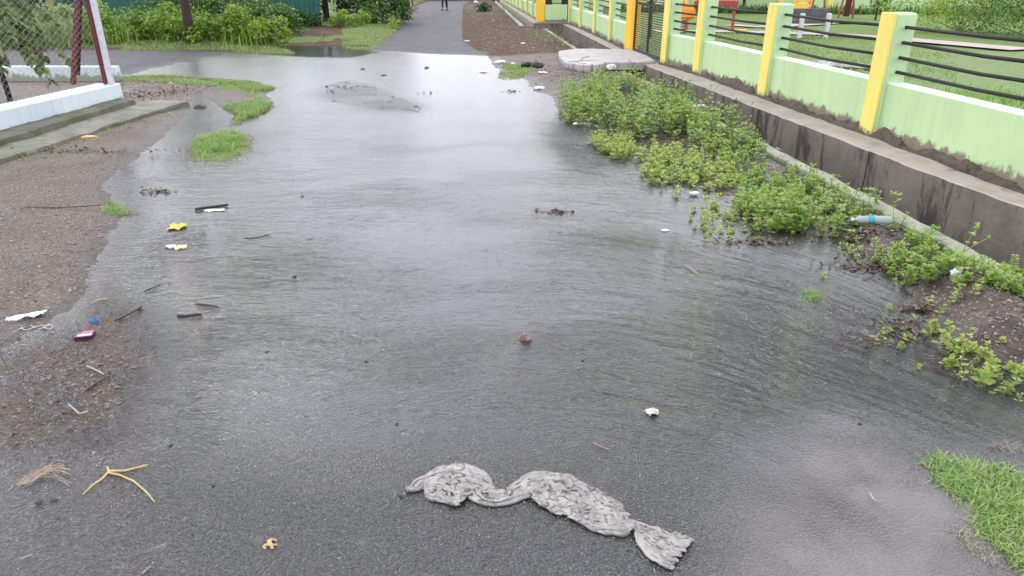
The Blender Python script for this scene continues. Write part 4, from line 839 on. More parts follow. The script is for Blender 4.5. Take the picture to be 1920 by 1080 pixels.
    o = mk('cloth', np.stack([Xc, Yc, zz], -1), Q, mt, smooth=True, attrs=dict(crease_tone=crease_tone.ravel())); sb = o.modifiers.new('smooth', 'SUBSURF'); sb.levels = 1; sb.render_levels = 2; sm_ = o.modifiers.new('thickness', 'SOLIDIFY'); sm_.thickness = .0012; sm_.offset = -1
    tag(o, 'long twisted dirty white cloth lying soaked on the wet road in the foreground', 'cloth')
cloth()
# ------------------------------------------------------------ litter and debris
def at(u, v, z=None):
    x, y = U(u, v); return Vector((x, y, max(gz(x, y), 0) if z is None else z))
def pxm(u, v): a = U(u-1, v); b = U(u+1, v); return (b[0]-a[0])/2     # metres per picture pixel across
def put(o, u, v, label, cat, rz=0, dz=0, group=None):
    p = at(u, v); o.location = (p.x, p.y, p.z+dz); o.rotation_euler = (0, 0, rz); tag(o, label, cat, group); return o
def lump(name, r, mat, seed=0, sub=3, flat=.7, rough=.35):
    import bmesh
    bm = bmesh.new(); bmesh.ops.create_icosphere(bm, subdivisions=sub, radius=1)
    for v in bm.verts:
        a, b_, c = v.co; k = 1+rough*((fbm(np.array([a*1.6+c]), np.array([b_*1.6-c]), 3, seed)[0]-.5)*2+.35*(vnoise(np.array([a*5+c*3]), np.array([b_*5]), seed+1)[0]-.5))
        v.co = Vector((a*r[0], b_*r[1], c*r[2]*flat))*k
    me = bpy.data.meshes.new(name); bm.to_mesh(me); bm.free(); me.materials.append(mat); o = bpy.data.objects.new(name, me); COL.objects.link(o)
    for p in me.polygons: p.use_smooth = sub > 2
    return o
def scrap(name, w_, h_, mat, seed, crump=.35, n=14):
    """crumpled sheet of plastic or paper"""
    V = []; F = []; g_ = np.linspace(-1, 1, n); A, B = np.meshgrid(g_, g_, indexing='ij'); R = np.hypot(A, B); th = np.arctan2(B, A)
    edge = 1+.35*(fbm(th*1.3+5, th*0+seed, 3, seed)-.5)*2; X_ = A*w_/2*edge; Y_ = B*h_/2*edge; q = 1-np.abs(2*fbm(A*2.2+seed, B*2.2, 3, seed)-1)
    Zz = (q**2*crump+.15*crump*(1-R.clip(0, 1)))*min(w_, h_); Zz -= Zz.min()-.001
    I = np.arange(n*n).reshape(n, n); Q = np.stack([I[:-1, :-1], I[1:, :-1], I[1:, 1:], I[:-1, 1:]], -1).reshape(-1, 4)
    o = mk(name, np.stack([X_, Y_, Zz], -1), Q, mat); s_ = o.modifiers.new('thickness', 'SOLIDIFY'); s_.thickness = .0008; return o
def stick(pts, r, mat, label, name='stick', cat='stick', z=.004, n=6):
    P = [Vector((*U(u, v), 0)) for u, v in pts]; z0 = max(max(gz(p.x, p.y) for p in P), 0)
    c = P[0].copy(); c.z = z0; m = MB(); k = len(P); m.tube([Vector((p.x-c.x, p.y-c.y, z+r*.5+random.uniform(0, .004))) for p in P], [r*(1-.35*abs(i-k*.4)/k) for i in range(k)], n)
    o = m.build(name, mat, smooth=True); o.location = c; return tag(o, label, cat)
# sticks
stick([(366, 396), (380, 393), (404, 390), (428, 387)], .011, M['black'], 'black plank end floating beside a white scrap, left of the road')
put(scrap('paper_scrap', .14, .05, M['plastic'], 3, .2), 403, 395, 'white scrap lying against the black floating plank', 'litter', .1)
stick([(458, 449), (478, 448), (492, 446), (506, 441)], .004, M['black'], 'thin dark twig drifting in mid water, left of centre')
stick([(368, 573), (388, 575), (409, 579)], .006, M['wood'], 'short brown stick above the dark bark piece', n=5)
stick([(333, 595), (350, 596), (369, 594), (378, 592)], .009, M['black'], 'dark bark piece in the rippled water near the left bank', 'bark_piece', 'bark')
stick([(270, 549), (284, 544), (300, 536)], .004, M['wood'], 'small dark twig angled at the edge of the left bank')
stick([(216, 606), (235, 597), (255, 586), (266, 578)], .005, M['black'], 'knotted dark twig just right of the blue cap')
stick([(48, 397), (110, 398), (160, 396), (190, 394)], .004, M['wood'], 'long thin branch lying on the dirt, left of the small grass tuft')
stick([(164, 690), (180, 697), (196, 706)], .004, M['straw'], 'pale stick on the wet gravel below the red packet')
stick([(158, 740), (180, 722), (206, 708)], .004, M['wood'], 'brown twig below the pale stick on the wet gravel')
stick([(172, 571), (190, 564), (203, 562)], .005, M['straw'], 'straw on the waterline of the left bank')
stick([(130, 762), (150, 780), (166, 775)], .004, M['straw'], 'bent straw on the dark gravel at the lower left')
stick([(1112, 832), (1125, 838), (1141, 846)], .0022, M['straw'], 'tiny pale stalk on the asphalt below the paper scrap')
stick([(1630, 927), (1636, 938), (1650, 946)], .0025, M['straw'], 'pale curved stalk on the silt, left of the turf patch')
stick([(40, 1052), (52, 1046), (62, 1043)], .0025, M['straw'], 'short straw in the bottom left corner')
stick([(268, 1078), (276, 1070), (284, 1065)], .0025, M['straw'], 'short straw at the bottom edge')
stick([(1285, 500), (1296, 507), (1310, 516)], .003, M['straw'], 'pale twig under rippled water right of centre')
stick([(1035, 398), (1042, 394), (1053, 402)], .008, M['black'], 'small dark twig in mid water, right of centre')
stick([(590, 100), (604, 82), (606, 70)], .012, M['wood'], 'bare reddish twig standing in the dark puddle', z=.05)
# forked stalk
def forked():
    c = at(204, 888); r = empty('forked_stalk', c, 'yellow forked stalk lying on the asphalt at the lower left', 'stalk')
    def br(pts, rr, nm):
        P = [Vector((*U(u, v), .006))-Vector((c.x, c.y, 0)) for u, v in pts]; m = MB(); m.tube(P, rr, 6); m.build(nm, M['twig'], r, smooth=True)
    br([(204, 888), (192, 900), (174, 912), (156, 930)], [.0045, .003, .0028, .0022], 'branch')
    br([(204, 886), (235, 885), (258, 879), (277, 874)], [.0045, .0036, .003, .0026], 'branch')
    br([(204, 889), (225, 893), (252, 905), (275, 925), (290, 943)], [.0045, .003, .003, .0028, .0024], 'branch')
    br([(206, 888), (202, 878)], [.0045, .003], 'branch')
forked()
def straw_bundle():
    c = at(95, 895); m = MB()
    for i in range(20):
        k = random.gauss(0, .7); u0 = random.uniform(0, 30); u1 = random.uniform(70, 106); kk = random.uniform(.7, 1.2); pts = []
        for t in np.linspace(0, 1, 8):
            u = 32+u0+(u1-u0)*t; v = 912-34*kk*math.sin(t*2.2+k*.5)+k*10+random.uniform(-2.5, 2.5)+12*t*max(0, k); x, y = U(u, v); pts.append((x-c.x, y-c.y, .004+.008*random.random()))
        m.tube(pts, .0010, 4)
    put(m.build('straw_bundle', M['straw']), 95, 895, 'flattened bundle of pale straw left of the yellow forked stalk', 'straw')
straw_bundle()
# wrappers and packets
put(scrap('wrapper', .11, .11, M['ylw'], 11, .22), 331, 428, 'bright yellow wrapper floating in shallow water near the left bank', 'wrapper', .2)
put(scrap('wrapper', .075, .08, M['cream'], 12, .2), 338, 465, 'cream coloured wrapper floating just below the bright yellow one', 'wrapper', .5)
put(scrap('wrapper', .06, .04, M['plastic'], 13, .4), 320, 464, 'small white scrap touching the cream wrapper', 'wrapper', .1)
def packet():
    c = at(160, 633); r = empty('carton_packet', (c.x, c.y, c.z+.004), 'flat red and lilac card packet lying on the wet gravel', 'packet', rz=.25)
    b = MB(); b.box((0, 0, .008), (.082, .06, .016), bev=.002); b.build('carton', M['purple'], r)
    b = MB(); b.box((.012, .012, .0175), (.050, .030, .002)); b.build('red_face', M['pink'], r)
    b = MB(); b.box((.006, -.016, .0175), (.062, .024, .002)); b.build('lilac_face', M['lilac'], r)
packet()
def cap():
    m = MB(); n = 14; V = [(math.cos(2*math.pi*k/n)*rr, math.sin(2*math.pi*k/n)*rr, z) for rr, z in ((.016, 0), (.016, .011), (.0145, .0125), (.013, .011), (.013, .003)) for k in range(n)]
    F = [(r*n+k, r*n+(k+1) % n, (r+1)*n+(k+1) % n, (r+1)*n+k) for r in range(4) for k in range(n)]+[tuple(range(4*n, 5*n))]
    m.add(V, F); put(m.build('bottle_cap', M['blue']), 178, 604, 'blue plastic bottle cap on the waterline above the card packet', 'cap', dz=.004)
cap()
put(scrap('plastic_strip', .17, .045, M['plastic'], 21, .4), 52, 598, 'twisted strip of white plastic on the bank at the left edge', 'litter', .55)
m = MB(); 
for i in range(5):
    a0 = random.random()*6; cx_ = i*.05-.1; m.tube([(cx_+.035*math.cos(a0+t)*(1-.1*t), .02*math.sin(a0+t)+i*.004, .004+.003*math.sin(3*t)) for t in np.linspace(0, 5, 14)], .0022, 4)
put(m.build('string', M['paper']), 52, 617, 'loops of pale string on the wet bank just below the plastic strip', 'string')
def peel():
    r = empty('fruit_peel', at(508, 1021), 'cluster of dry orange peel curls on the asphalt near the bottom edge', 'peel')
    for (a, b_, rr) in ((.0, .009, .014), (-.012, -.010, .009), (.011, -.009, .010)):
        V = []; F = []
        for i in range(8):
            for k in range(12):
                th = i/7*1.25; ph = k/11*5.2; wv = 1+.12*math.sin(ph*3); V.append((a+rr*math.sin(th)*math.cos(ph)*wv, b_+rr*math.sin(th)*math.sin(ph)*wv, rr*.75*math.cos(th)+.001-rr*.2))
        for i in range(7):
            for k in range(11): F.append((i*12+k, i*12+k+1, (i+1)*12+k+1, (i+1)*12+k))
        o = mk('curl', V, F, M['peel'], r, smooth=True); q = o.modifiers.new('t', 'SOLIDIFY'); q.thickness = .002
peel()
put(lump('stone', (.030, .026, .030), M['brownstone'], 4, 3, .9, .5), 986, 636, 'brown pitted stone standing alone in the middle of the water', 'stone', dz=.006)
put(scrap('paper_scrap', .055, .045, M['paper'], 31, .35), 1223, 775, 'small torn pale paper on the asphalt right of centre', 'litter', .3)
put(lump('pebble', (.028, .017, .010), M['plastic'], 41, 3, .9, .2), 1247, 433, 'smooth white oval pebble in the water, right of centre', 'pebble', dz=.004)
put(lump('flat_stone', (.11, .05, .02), M['peel'], 42, 3, .8, .3), 166, 262, 'flat pale stone on the dirt below the mossy step', 'stone', .1)
# dark lumps: each told by its surroundings
for i, (u, v, r_, lab) in enumerate([(500, 660, .010, 'black crumb of debris in the water below the brown stick'), (687, 678, .009, 'black crumb at the middle of the water, left of the brown stone'), (744, 795, .008, 'black crumb on the asphalt above the cloth'),
    (74, 942, .012, 'black lump left of the yellow forked stalk'), (102, 938, .011, 'smaller black lump close to the forked stalk'), (263, 581, .016, 'dark clod at the right end of the knotted twig'), (553, 519, .014, 'curled black leaf in the middle of the rippled water'),
    (567, 369, .017, 'dark crumb high in the water, left of centre'), (320, 836, .010, 'black crumb at the edge of the gravelly shallows'), (1368, 437, .035, 'black rotten clod beside the drowned weeds'), (400, 912, .007, 'tiny black crumb on the asphalt right of the forked stalk'),
    (1092, 677, .007, 'tiny black crumb right of the brown stone'), (1085, 693, .006, 'tinier black crumb below its neighbour right of the stone'), (752, 932, .010, 'black crumb touching the left tip of the cloth'), (1612, 795, .008, 'dark crumb in the stream right of the paper'),
    (377, 202, .09, 'small green brown clod of weeds in the water off the end of the step'), (264, 186, .07, 'dark upright lump where the mossy plinth ends'), (680, 130, .05, 'dark crumb far up the flooded junction'), (720, 142, .05, 'second dark crumb far up the flooded junction'),
    (800, 128, .06, 'dark plate far up the flooded junction, nearest the dry road')]):
    put(lump('clod', (r_, r_*.8, r_*.7), M['black'] if 'green' not in lab else M['lf_olive'], 50+i, 2, .7, .5), u, v, lab, 'debris', random.random()*3)
# debris piles of leaves and rot
def pile(u, v, w_, d_, n, mat, label, z=.02):
    x, y = U(u, v); P = np.column_stack([RNG.normal(0, w_/2, n), RNG.normal(0, d_/2, n)]); P = np.column_stack([P, np.abs(RNG.normal(0, z*.5, n))]); D = RNG.normal(size=(n, 3))*np.array([1, 1, .3])
    V, T, R = leaves(P, D, RNG.normal(size=(n, 3))*.4+np.array([0, 0, 1.]), RNG.uniform(.012, .04, n), 1.1); o = mk('debris_heap', V, T, mat, attrs=dict(rnd=R)); put(o, u, v, label, 'debris', dz=.002); o['kind'] = 'stuff'
M['rot'] = leafmat('rotten leaf litter', (.03, .02, .014), (.09, .055, .035), (.20, .13, .08), .4, .05)
pile(292, 359, .14, .08, 130, M['rot'], 'dark leaf debris caught at the waterline left of the road'); pile(1040, 398, .14, .05, 60, M['rot'], 'scatter of black leaf bits in mid water')
pile(1625, 450, .20, .10, 420, M['rot'], 'rotten leaves heaped under the plastic bottle'); pile(1500, 345, .14, .12, 260, M['rot'], 'brown leaf litter among the weeds by the kerb'); pile(1700, 500, .3, .18, 420, M['rot'], 'brown litter on the debris bank below the bottle')
pile(1420, 455, .25, .05, 160, M['rot'], 'dark strip of rot at the foot of the drowned weeds'); pile(1620, 500, .3, .15, 160, M['rot'], 'loose rot scattered in shallow water below the bottle'); pile(1700, 620, .16, .14, 130, M['rot'], 'rot scattered in shallow water left of the gravel mound')
pile(1730, 580, .12, .05, 120, M['rot'], 'reddish rot at the left tip of the gravel mound'); pile(958, 172, .12, .10, 60, M['rot'], 'dark debris in the water off the dirt bank'); pile(800, 175, .2, .1, 20, M['rot'], 'few dark bits far up the water')
pile(1090, 145, .7, .8, 900, M['rot'], 'trampled leaf litter on the dirt in front of the slab', .05); pile(300, 178, .5, .6, 500, M['rot'], 'leaf litter between the white wall and the pale grass', .02); pile(130, 290, 1.2, .12, 260, M['rot'], 'leaf litter along the mossy step', .02)
pile(1630, 640, .16, .08, 40, M['rot'], 'few leaf bits in the shallows near the spindly sprout')
# plastic bottle, bags
def bottle():
    c = at(1632, 430); r = empty('plastic_bottle', (c.x, c.y, c.z+.05), 'crushed clear plastic bottle with blue band lying on rotten leaves', 'bottle', rz=-.05)
    t = NT('clear crumpled plastic'); mt = t.pbr((.52, .60, .58), .25, t.bump(t.noise(t.obj(), 40, 3), .8, .01), **{'Transmission Weight': .35, 'IOR': 1.3, 'Alpha': .9})
    def lathe(prof, nm, m_):
        n = 16; V = []; F = []
        for x, rr in prof:
            for k in range(n): a = 2*math.pi*k/n; j = 1+.10*(vnoise(np.array([x*40.]), np.array([k*.9]), 3)[0]-.5); V.append((x, math.cos(a)*rr*j, math.sin(a)*rr*j*.8))
        for i in range(len(prof)-1):
            for k in range(n): F.append((i*n+k, i*n+(k+1) % n, (i+1)*n+(k+1) % n, (i+1)*n+k))
        F += [tuple(range(n)), tuple(range((len(prof)-1)*n, len(prof)*n))]; return mk(nm, V, F, m_, r, smooth=True)
    lathe([(-.13, .012), (-.115, .014), (-.10, .024), (-.085, .032), (-.03, .034), (.0, .031), (.03, .035), (.08, .034), (.115, .035), (.13, .028)], 'body', mt)
    M['band'] = simple('teal label film', (.03, .30, .38), (.05, .36, .42), 30, .5, 0); lathe([(-.036, .0355), (-.03, .0365), (.0, .034), (.004, .034)], 'band', M['band'])
    lathe([(-.148, .0135), (-.147, .015), (-.13, .015), (-.129, .0135)], 'cap', M['plastic'])
bottle()
def bag(u, v, w_, h_, sd, label, rz=0, mat='plastic', dz=0):
    o = lump('plastic_bag', (w_*.40, w_*.27, h_*.8), M[mat], sd, 4, .6, .9); put(o, u, v, label, 'bag', rz, dz)
bag(1782, 550, .075, .05, 71, 'crumpled white polythene bag at the left of the gravel mound', .4, dz=.01); bag(1900, 538, .20, .03, 72, 'pale polythene sheet draped on the kerb at the right edge', -.4, dz=.05)
bag(1302, 366, .08, .02, 73, 'white scrap lying on drowned weeds, nearest the open water', dz=.02); bag(1214, 253, .12, .05, 74, 'white ball of plastic at the outer edge of the weed bed', dz=.05); bag(1145, 143, .16, .08, 75, 'white lump of plastic at the foot of the slab', dz=.1)
bag(1308, 240, .14, .05, 76, 'whitish scrap high in the dense weed bed near the kerb', dz=.2); bag(1083, 235, .12, .03, 77, 'white scrap at the left tip of the weed bed', dz=.02); bag(1110, 232, .08, .03, 78, 'cream scrap in the weeds close to the water', dz=.06, mat='cream')
bag(938, 120, .24, .06, 79, 'white plastic heap on the bright grass patch', dz=.03); bag(1010, 168, .2, .05, 80, 'white scrap on the waterline below the two dark lumps', dz=.01); bag(907, 136, .18, .03, 81, 'white bowl stranded at the edge of the flood', dz=.01)
bag(1018, 141, .18, .03, 82, 'white slip right below the dark lumps', -.4, dz=.01); bag(1000, 126, .09, .05, 83, 'white crumpled cup between the two dark lumps', dz=.03); bag(962, 124, .1, .03, 84, 'small pale scrap on the right part of the grass patch', dz=.03)
bag(876, 79, .16, .03, 85, 'white scrap on the far dry road', dz=.01); bag(893, 6, .35, .12, 86, 'white bundle at the far end of the road', dz=.05); bag(982, 87, .14, .04, 87, 'white scrap on the dirt bank beyond the grass patch')
for i, (u, v, lab) in enumerate([(989, 130, 'left one of two dark brown lumps on the dirt bank'), (1007, 132, 'right one of two dark brown lumps on the dirt bank')]):
    put(lump('dung_lump', (.12, .10, .11), M['black'], 90+i, 3, .8, .5), u, v, lab, 'lump', dz=.03)
# loose stones: gravel on the banks
def gravel(poly, n, rr, mat, label, dens=None):
    pts = inpoly(poly, n, dens); z = zs(pts); O = np.array([(1, 0, 0), (-.5, .87, 0), (-.5, -.87, 0), (.3, .2, .75), (-.45, .1, .55)]); Fs = np.array([(0, 1, 3), (1, 4, 3), (1, 2, 4), (2, 3, 4), (2, 0, 3)])
    V = []; n = len(pts); r = RNG.uniform(*rr, n)*(1+1.2*(RNG.random(n) > .93)); a = RNG.random(n)*6.28; c, s = np.cos(a), np.sin(a); K = O[None]*(1+.35*RNG.normal(size=(n, 5, 3)))*r[:, None, None]
    V = np.stack([K[..., 0]*c[:, None]-K[..., 1]*s[:, None]*.8, K[..., 0]*s[:, None]+K[..., 1]*c[:, None]*.8, K[..., 2]*.7], -1)+np.column_stack([np.array(pts), z+.001])[:, None]
    T = (Fs[None]+5*np.arange(n)[:, None, None]).reshape(-1, 3); return tag(mk('gravel', V.reshape(-1, 3), T, mat), label, 'gravel', kind='stuff')
M['gravel'] = simple('mixed gravel', (.24, .19, .16), (.10, .075, .06), 60, .5, 0, c3=(.42, .37, .33), c3w=(.62, .66))
M['gravelp'] = simple('dark mound gravel', (.17, .125, .10), (.06, .042, .034), 50, .5, 0, c3=(.34, .28, .24), c3w=(.60, .66))
gravel(px([(0, 330), (150, 300), (250, 290), (190, 345), (225, 400), (200, 450), (170, 540), (60, 610), (0, 650)]), 5200, (.003, .008), M['gravel'], 'loose gravel on the left dirt bank')
gravel(px([(0, 650), (120, 600), (230, 560), (300, 640), (290, 740), (280, 860), (200, 930), (0, 880)]), 3600, (.003, .0075), M['gravelp'], 'gravel lying in the shallows at the lower left')
gravel(Z['mound1'], 2600, (.003, .010), M['gravelp'], 'broken gravel on the dark mound at the right')
gravel(px([(1500, 780), (1900, 860), (1900, 1080), (1300, 1080), (1330, 950)]), 260, (.0015, .003), M['stone'], 'few pale grits on the silty asphalt at the lower right')
gravel(px([(0, 850), (600, 800), (1300, 860), (1300, 1080), (0, 1080)]), 420, (.001, .0026), M['stone'], 'pale grits on the wet asphalt of the foreground')
gravel(Z['rbank'], 3500, (.008, .03), M['gravel'], 'stones on the dirt bank before the slab')
gravel(px([(230, 150), (345, 150), (400, 170), (340, 195), (230, 188)]), 700, (.01, .03), M['gravel'], 'rubble between the white wall and the pale grass')
# ------------------------------------------------------------ person walking on the far road
def person():
    x, y = U(834, 20); r = empty('person', (x, y, .03), 'person in dark trousers walking along the far road', 'person'); H = 1.68
    J = dict(pel=(0, 0, .93), wa=(0, .01, 1.05), ch=(0, 0, 1.28), nk=(0, .01, 1.43), hd=(0, -.01, 1.50), hp=(0, -.01, 1.62))
    for s, k in ((-1, 'l'), (1, 'r')):
        st = s*.12; J.update({'h'+k: (s*.09, 0, .88), 'k'+k: (s*.10, -st*.7-.03, .49), 'a'+k: (s*.10, st*1.1+.02, .09), 'f'+k: (s*.11, st*1.1-.13, .035), 's'+k: (s*.17, .0, 1.39), 'e'+k: (s*.22, st*.8, 1.12), 'w'+k: (s*.22, st*1.4-.06, .90), 'p'+k: (s*.215, st*1.5-.08, .83)})
    R = dict(pel=.135, wa=.12, ch=.14, nk=.055, hd=.07, hp=.075, h=.09, k=.058, a=.04, f=.035, s=.055, e=.042, w=.028, p=.03)
    E = [('pel', 'wa'), ('wa', 'ch'), ('ch', 'nk'), ('nk', 'hd'), ('hd', 'hp')]
    for k in 'lr': E += [('pel', 'h'+k), ('h'+k, 'k'+k), ('k'+k, 'a'+k), ('a'+k, 'f'+k), ('ch', 's'+k), ('s'+k, 'e'+k), ('e'+k, 'w'+k), ('w'+k, 'p'+k)]
    # five fingers on each hand
    for s, k in ((-1, 'l'), (1, 'r')):
        p = Vector(J['p'+k])
        for i in range(5):
            o = Vector((0, -.03+.015*i, -.05 if i else -.02)); J[f'g{i}'+k] = tuple(p+o*1.0); J[f'q{i}'+k] = tuple(p+o+Vector((-s*.012, -.005, -.035+.006*abs(i-2)))); R[f'g{i}'] = .010; R[f'q{i}'] = .008; E += [('p'+k, f'g{i}'+k), (f'g{i}'+k, f'q{i}'+k)]
    def skin(keys, edges, nm, mat, sc=1.0):
        ks = list(keys); me = bpy.data.meshes.new(nm); me.from_pydata([J[k] for k in ks], [(ks.index(a), ks.index(b)) for a, b in edges], []); o = bpy.data.objects.new(nm, me); COL.objects.link(o); o.parent = r
        m_ = o.modifiers.new('skin', 'SKIN'); m_.use_smooth_shade = True
        for i, k in enumerate(ks): rr = R.get(k, R.get(k[:-1], .03))*sc; me.skin_vertices[0].data[i].radius = (rr, rr*(.8 if k in ('pel', 'wa', 'ch') else 1)); me.skin_vertices[0].data[i].use_root = k == ks[0]
        o.modifiers.new('sub', 'SUBSURF').levels = 2; o.modifiers['sub'].render_levels = 2; me.materials.append(mat); return o
    M['skin'] = simple('brown skin', (.22, .11, .06), (.2, .10, .055), 10, .5, 0); M['trousers'] = simple('dark trousers', (.018, .022, .035), (.014, .016, .028), 20, .8, 0); M['shirt'] = simple('grey blue shirt', (.10, .13, .18), (.09, .11, .16), 20, .8, 0)
    skin(J.keys(), E, 'body', M['skin'])
    T = ['pel', 'hl', 'kl', 'al', 'hr', 'kr', 'ar']; skin(T, [e for e in E if e[0] in T and e[1] in T], 'trousers', M['trousers'], 1.22)
    T = ['wa', 'ch', 'sl', 'el', 'sr', 'er']; skin(T, [e for e in E if e[0] in T and e[1] in T], 'shirt', M['shirt'], 1.2)
    h = lump('hair', (.088, .098, .085), M['black'], 3, 3, 1, .1); h.parent = r; h.location = (0, .015, 1.66)
    m = MB(); m.box((0, -.098, 1.60), (.022, .03, .035), bev=.006); m.build('nose', M['skin'], r)
    for s in (-1, 1):
        m = MB(); m.box((s*.03, -.088, 1.625), (.022, .01, .010), bev=.003); m.build('eye', M['black'], r); e = lump('ear', (.012, .02, .03), M['skin'], 4, 2, 1, .1); e.parent = r; e.location = (s*.082, .01, 1.61)
        m = MB(); st = s*.12; m.box((s*.11, st*1.1-.055, .035), (.09, .26, .07), bev=.02); m.build('shoe', M['black'], r)
    m = MB(); m.box((0, -.088, 1.565), (.045, .008, .010), bev=.003); m.build('mouth', M['redpost'], r)
person()
# motorcycle half hidden by the roadside tree
def moto():
    x, y = U(768, 23); r = empty('motorcycle', (x-.28, y, .1), 'dark motorcycle parked under the tree at the left of the far road', 'motorcycle', rz=1.2)
    for wx_ in (-.62, .62):
        m = MB(); m.tube([(wx_+.27*math.cos(t), 0, .29+.27*math.sin(t)) for t in np.linspace(0, 2*math.pi, 25)], .045, 8, False); wl = m.build('wheel', M['black'], r, smooth=True)
        m = MB(); m.tube([(wx_+.2*math.cos(t), 0, .29+.2*math.sin(t)) for t in np.linspace(0, 2*math.pi, 21)], .012, 5, False)
        for k in range(6): m.tube([(wx_, 0, .29), (wx_+.2*math.cos(k*1.05), 0, .29+.2*math.sin(k*1.05))], .006, 4)
        m.build('rim', M['wire'], wl)
    m = MB(); m.tube([(-.62, 0, .29), (-.2, 0, .45), (.3, 0, .5), (.42, 0, .85), (.62, 0, .29)], .03, 6); m.build('frame', M['rail'], r)
    m = MB(); m.box((.12, 0, .78), (.42, .22, .2), bev=.05); m.build('tank', M['purple'], r); m = MB(); m.box((-.35, 0, .80), (.62, .22, .09), bev=.03); m.build('seat', M['black'], r); m = MB(); m.box((.0, 0, .42), (.34, .24, .3), bev=.05); m.build('engine', M['iron'], r)
    m = MB(); m.tube([(.40, -.34, 1.0), (.44, -.1, .95), (.44, .1, .95), (.40, .34, 1.0)], .014, 6); m.build('handlebar', M['iron'], r); h = lump('headlight', (.07, .09, .09), M['wire'], 2, 3, 1, .05); h.parent = r; h.location = (.56, 0, .84)
moto()
# ------------------------------------------------------------ park beyond the wall
def P2(u, v): return U(u, v, .14)
pb = empty('park_wall', (14, 31, .14), 'long pale green wall with yellow posts along the far side of the park', 'wall')
a_, b__ = Vector((4.0, 36.0)), Vector((26, 30.5)); dl = b__-a_; ang = math.atan2(dl.y, dl.x); mid = (a_+b__)/2
m = MB(); m.box((mid.x, mid.y, .64), (dl.length, .18, 1.0), ang); o = m.build('low_wall', M['green'], pb); o.location = -pb.location
for i in range(12):
    q = a_+dl*(i/11.0); m = MB(); m.box((q.x, q.y-.1, .9), (.26, .24, 1.5), ang, bev=.02); m.build('post', M['yellow'], pb).location = -pb.location
def path(pts, w_, label, mat='path', z=.17):
    P = [Vector(P2(*p)) for p in pts]; V = []; F = []
    for i, p in enumerate(P):
        d = (P[min(i+1, len(P)-1)]-P[max(i-1, 0)]).normalized(); n = Vector((-d.y, d.x)); V += [(p.x+n.x*w_/2, p.y+n.y*w_/2, z), (p.x-n.x*w_/2, p.y-n.y*w_/2, z)]
        if i: F.append((2*i-2, 2*i-1, 2*i+1, 2*i))
    return tag(mk('path', V, F, M[mat]), label, 'path', kind='structure')
path([(1230, 60), (1340, 60), (1440, 62), (1560, 66), (1680, 74), (1920, 95)], .9, 'pale paved path crossing the park'); path([(1370, 48), (1430, 52), (1560, 44), (1700, 46)], .8, 'pinkish farther path in the park', z=.168)
path([(1470, 119), (1540, 120), (1620, 127)], .5, 'shallow puddle on the park grass', 'plastic') if False else None
m = MB(); Pq = [P2(*p) for p in [(1462, 119), (1500, 115), (1560, 117), (1640, 124), (1700, 132), (1640, 133), (1560, 127), (1500, 122)]]; m.add([(x, y, .172) for x, y in Pq], [tuple(range(8))[::-1]])
tag(m.build('puddle', M['water']), 'rain puddle on the park lawn', 'puddle', kind='structure')
def bench():
    x, y = P2(1523, 72); r = empty('park_bench', (x, y, .14), 'bench with white legs and a dark board standing on the park lawn', 'bench', rz=.05); k = .018*1.0
    for s in (-1, 1):
        m = MB(); m.box((s*.34, 0, .30), (.10, .10, .60), bev=.01); m.build('leg', M['whitepost'], r)
    m = MB(); m.box((0, .22, .40), (1.0, .34, .10), bev=.015); m.build('seat', M['board'], r); m = MB(); m.box((0, .38, .52), (1.0, .08, .36), bev=.015); m.build('backrest', M['board'], r)
bench()
def toy(u, v, label, mats, H=.9):
    x, y = P2(u, v); r = empty('spring_rider', (x, y, .14), label, 'playground toy')
    m = MB(); m.tube([(.09*math.cos(t), .09*math.sin(t), t*.012) for t in np.linspace(0, 26, 90)], .018, 5); m.build('spring', M[mats[1]], r); m = MB(); m.box((0, 0, .48), (.5, .16, .34), bev=.06); m.build('body', M[mats[0]], r)
    m = MB(); m.box((-.18, 0, .80), (.16, .12, .42), bev=.04); m.build('head', M[mats[0]], r); m = MB(); m.box((.26, 0, .72), (.10, .22, .26), bev=.04); m.build('backrest', M[mats[1]], r); m = MB(); m.tube([(-.12, -.2, .74), (-.12, .2, .74)], .018, 6); m.build('handle', M[mats[1]], r)
toy(1284, 57, 'orange spring rider beside the black post', ('orangepaint', 'redpaint')); toy(1498, 41, 'yellow orange playground rider behind the bench', ('yellowpaint', 'orangepaint'), .9)
def seesaw():
    x, y = P2(1372, 61); r = empty('seesaw', (x, y, .14), 'red playground frame with a horizontal board beyond the second rail panel', 'playground toy')
    m = MB(); m.box((0, 0, .4), (.07, .07, .8)); m.build('leg', M['redpaint'], r); m = MB(); m.box((-.75, .3, .4), (.07, .07, .8)); m.build('leg', M['redpaint'], r); m = MB(); m.box((-.38, .15, .76), (1.0, .10, .16), -.35, bev=.02); m.build('board', M['redpaint'], r)
    m = MB(); m.box((.14, -.1, .05), (.5, .14, .08), bev=.02); m.build('foot_rest', M['yellowpaint'], r)
seesaw()
def swing():
    x, y = P2(1585, 34); r = empty('swing_frame', (x, y, .14), 'tall red swing frame in front of the far park wall', 'swing')
    for s in (-1.1, 0): 
        for q in (-.28, .28): m = MB(); m.tube([(s+q, 0, 0), (s, 0, 2.3)], .035, 6); m.build('leg', M['redpaint'], r)
    m = MB(); m.tube([(-1.15, 0, 2.3), (.05, 0, 2.3)], .035, 6); m.build('top_bar', M['redpaint'], r)
    m = MB(); m.box((.06, .05, .85), (.22, .08, 1.6), .0, .1, bev=.01); m.build('slide_panel', M['redpost'], r)
swing()
x, y = P2(1393, 24); tree(x, y, 2.6, 1.5, 1.0, 2600, .10, 'lf_mid', 'slender park tree with a thin dark trunk behind the red frame', .07, z0=.14)
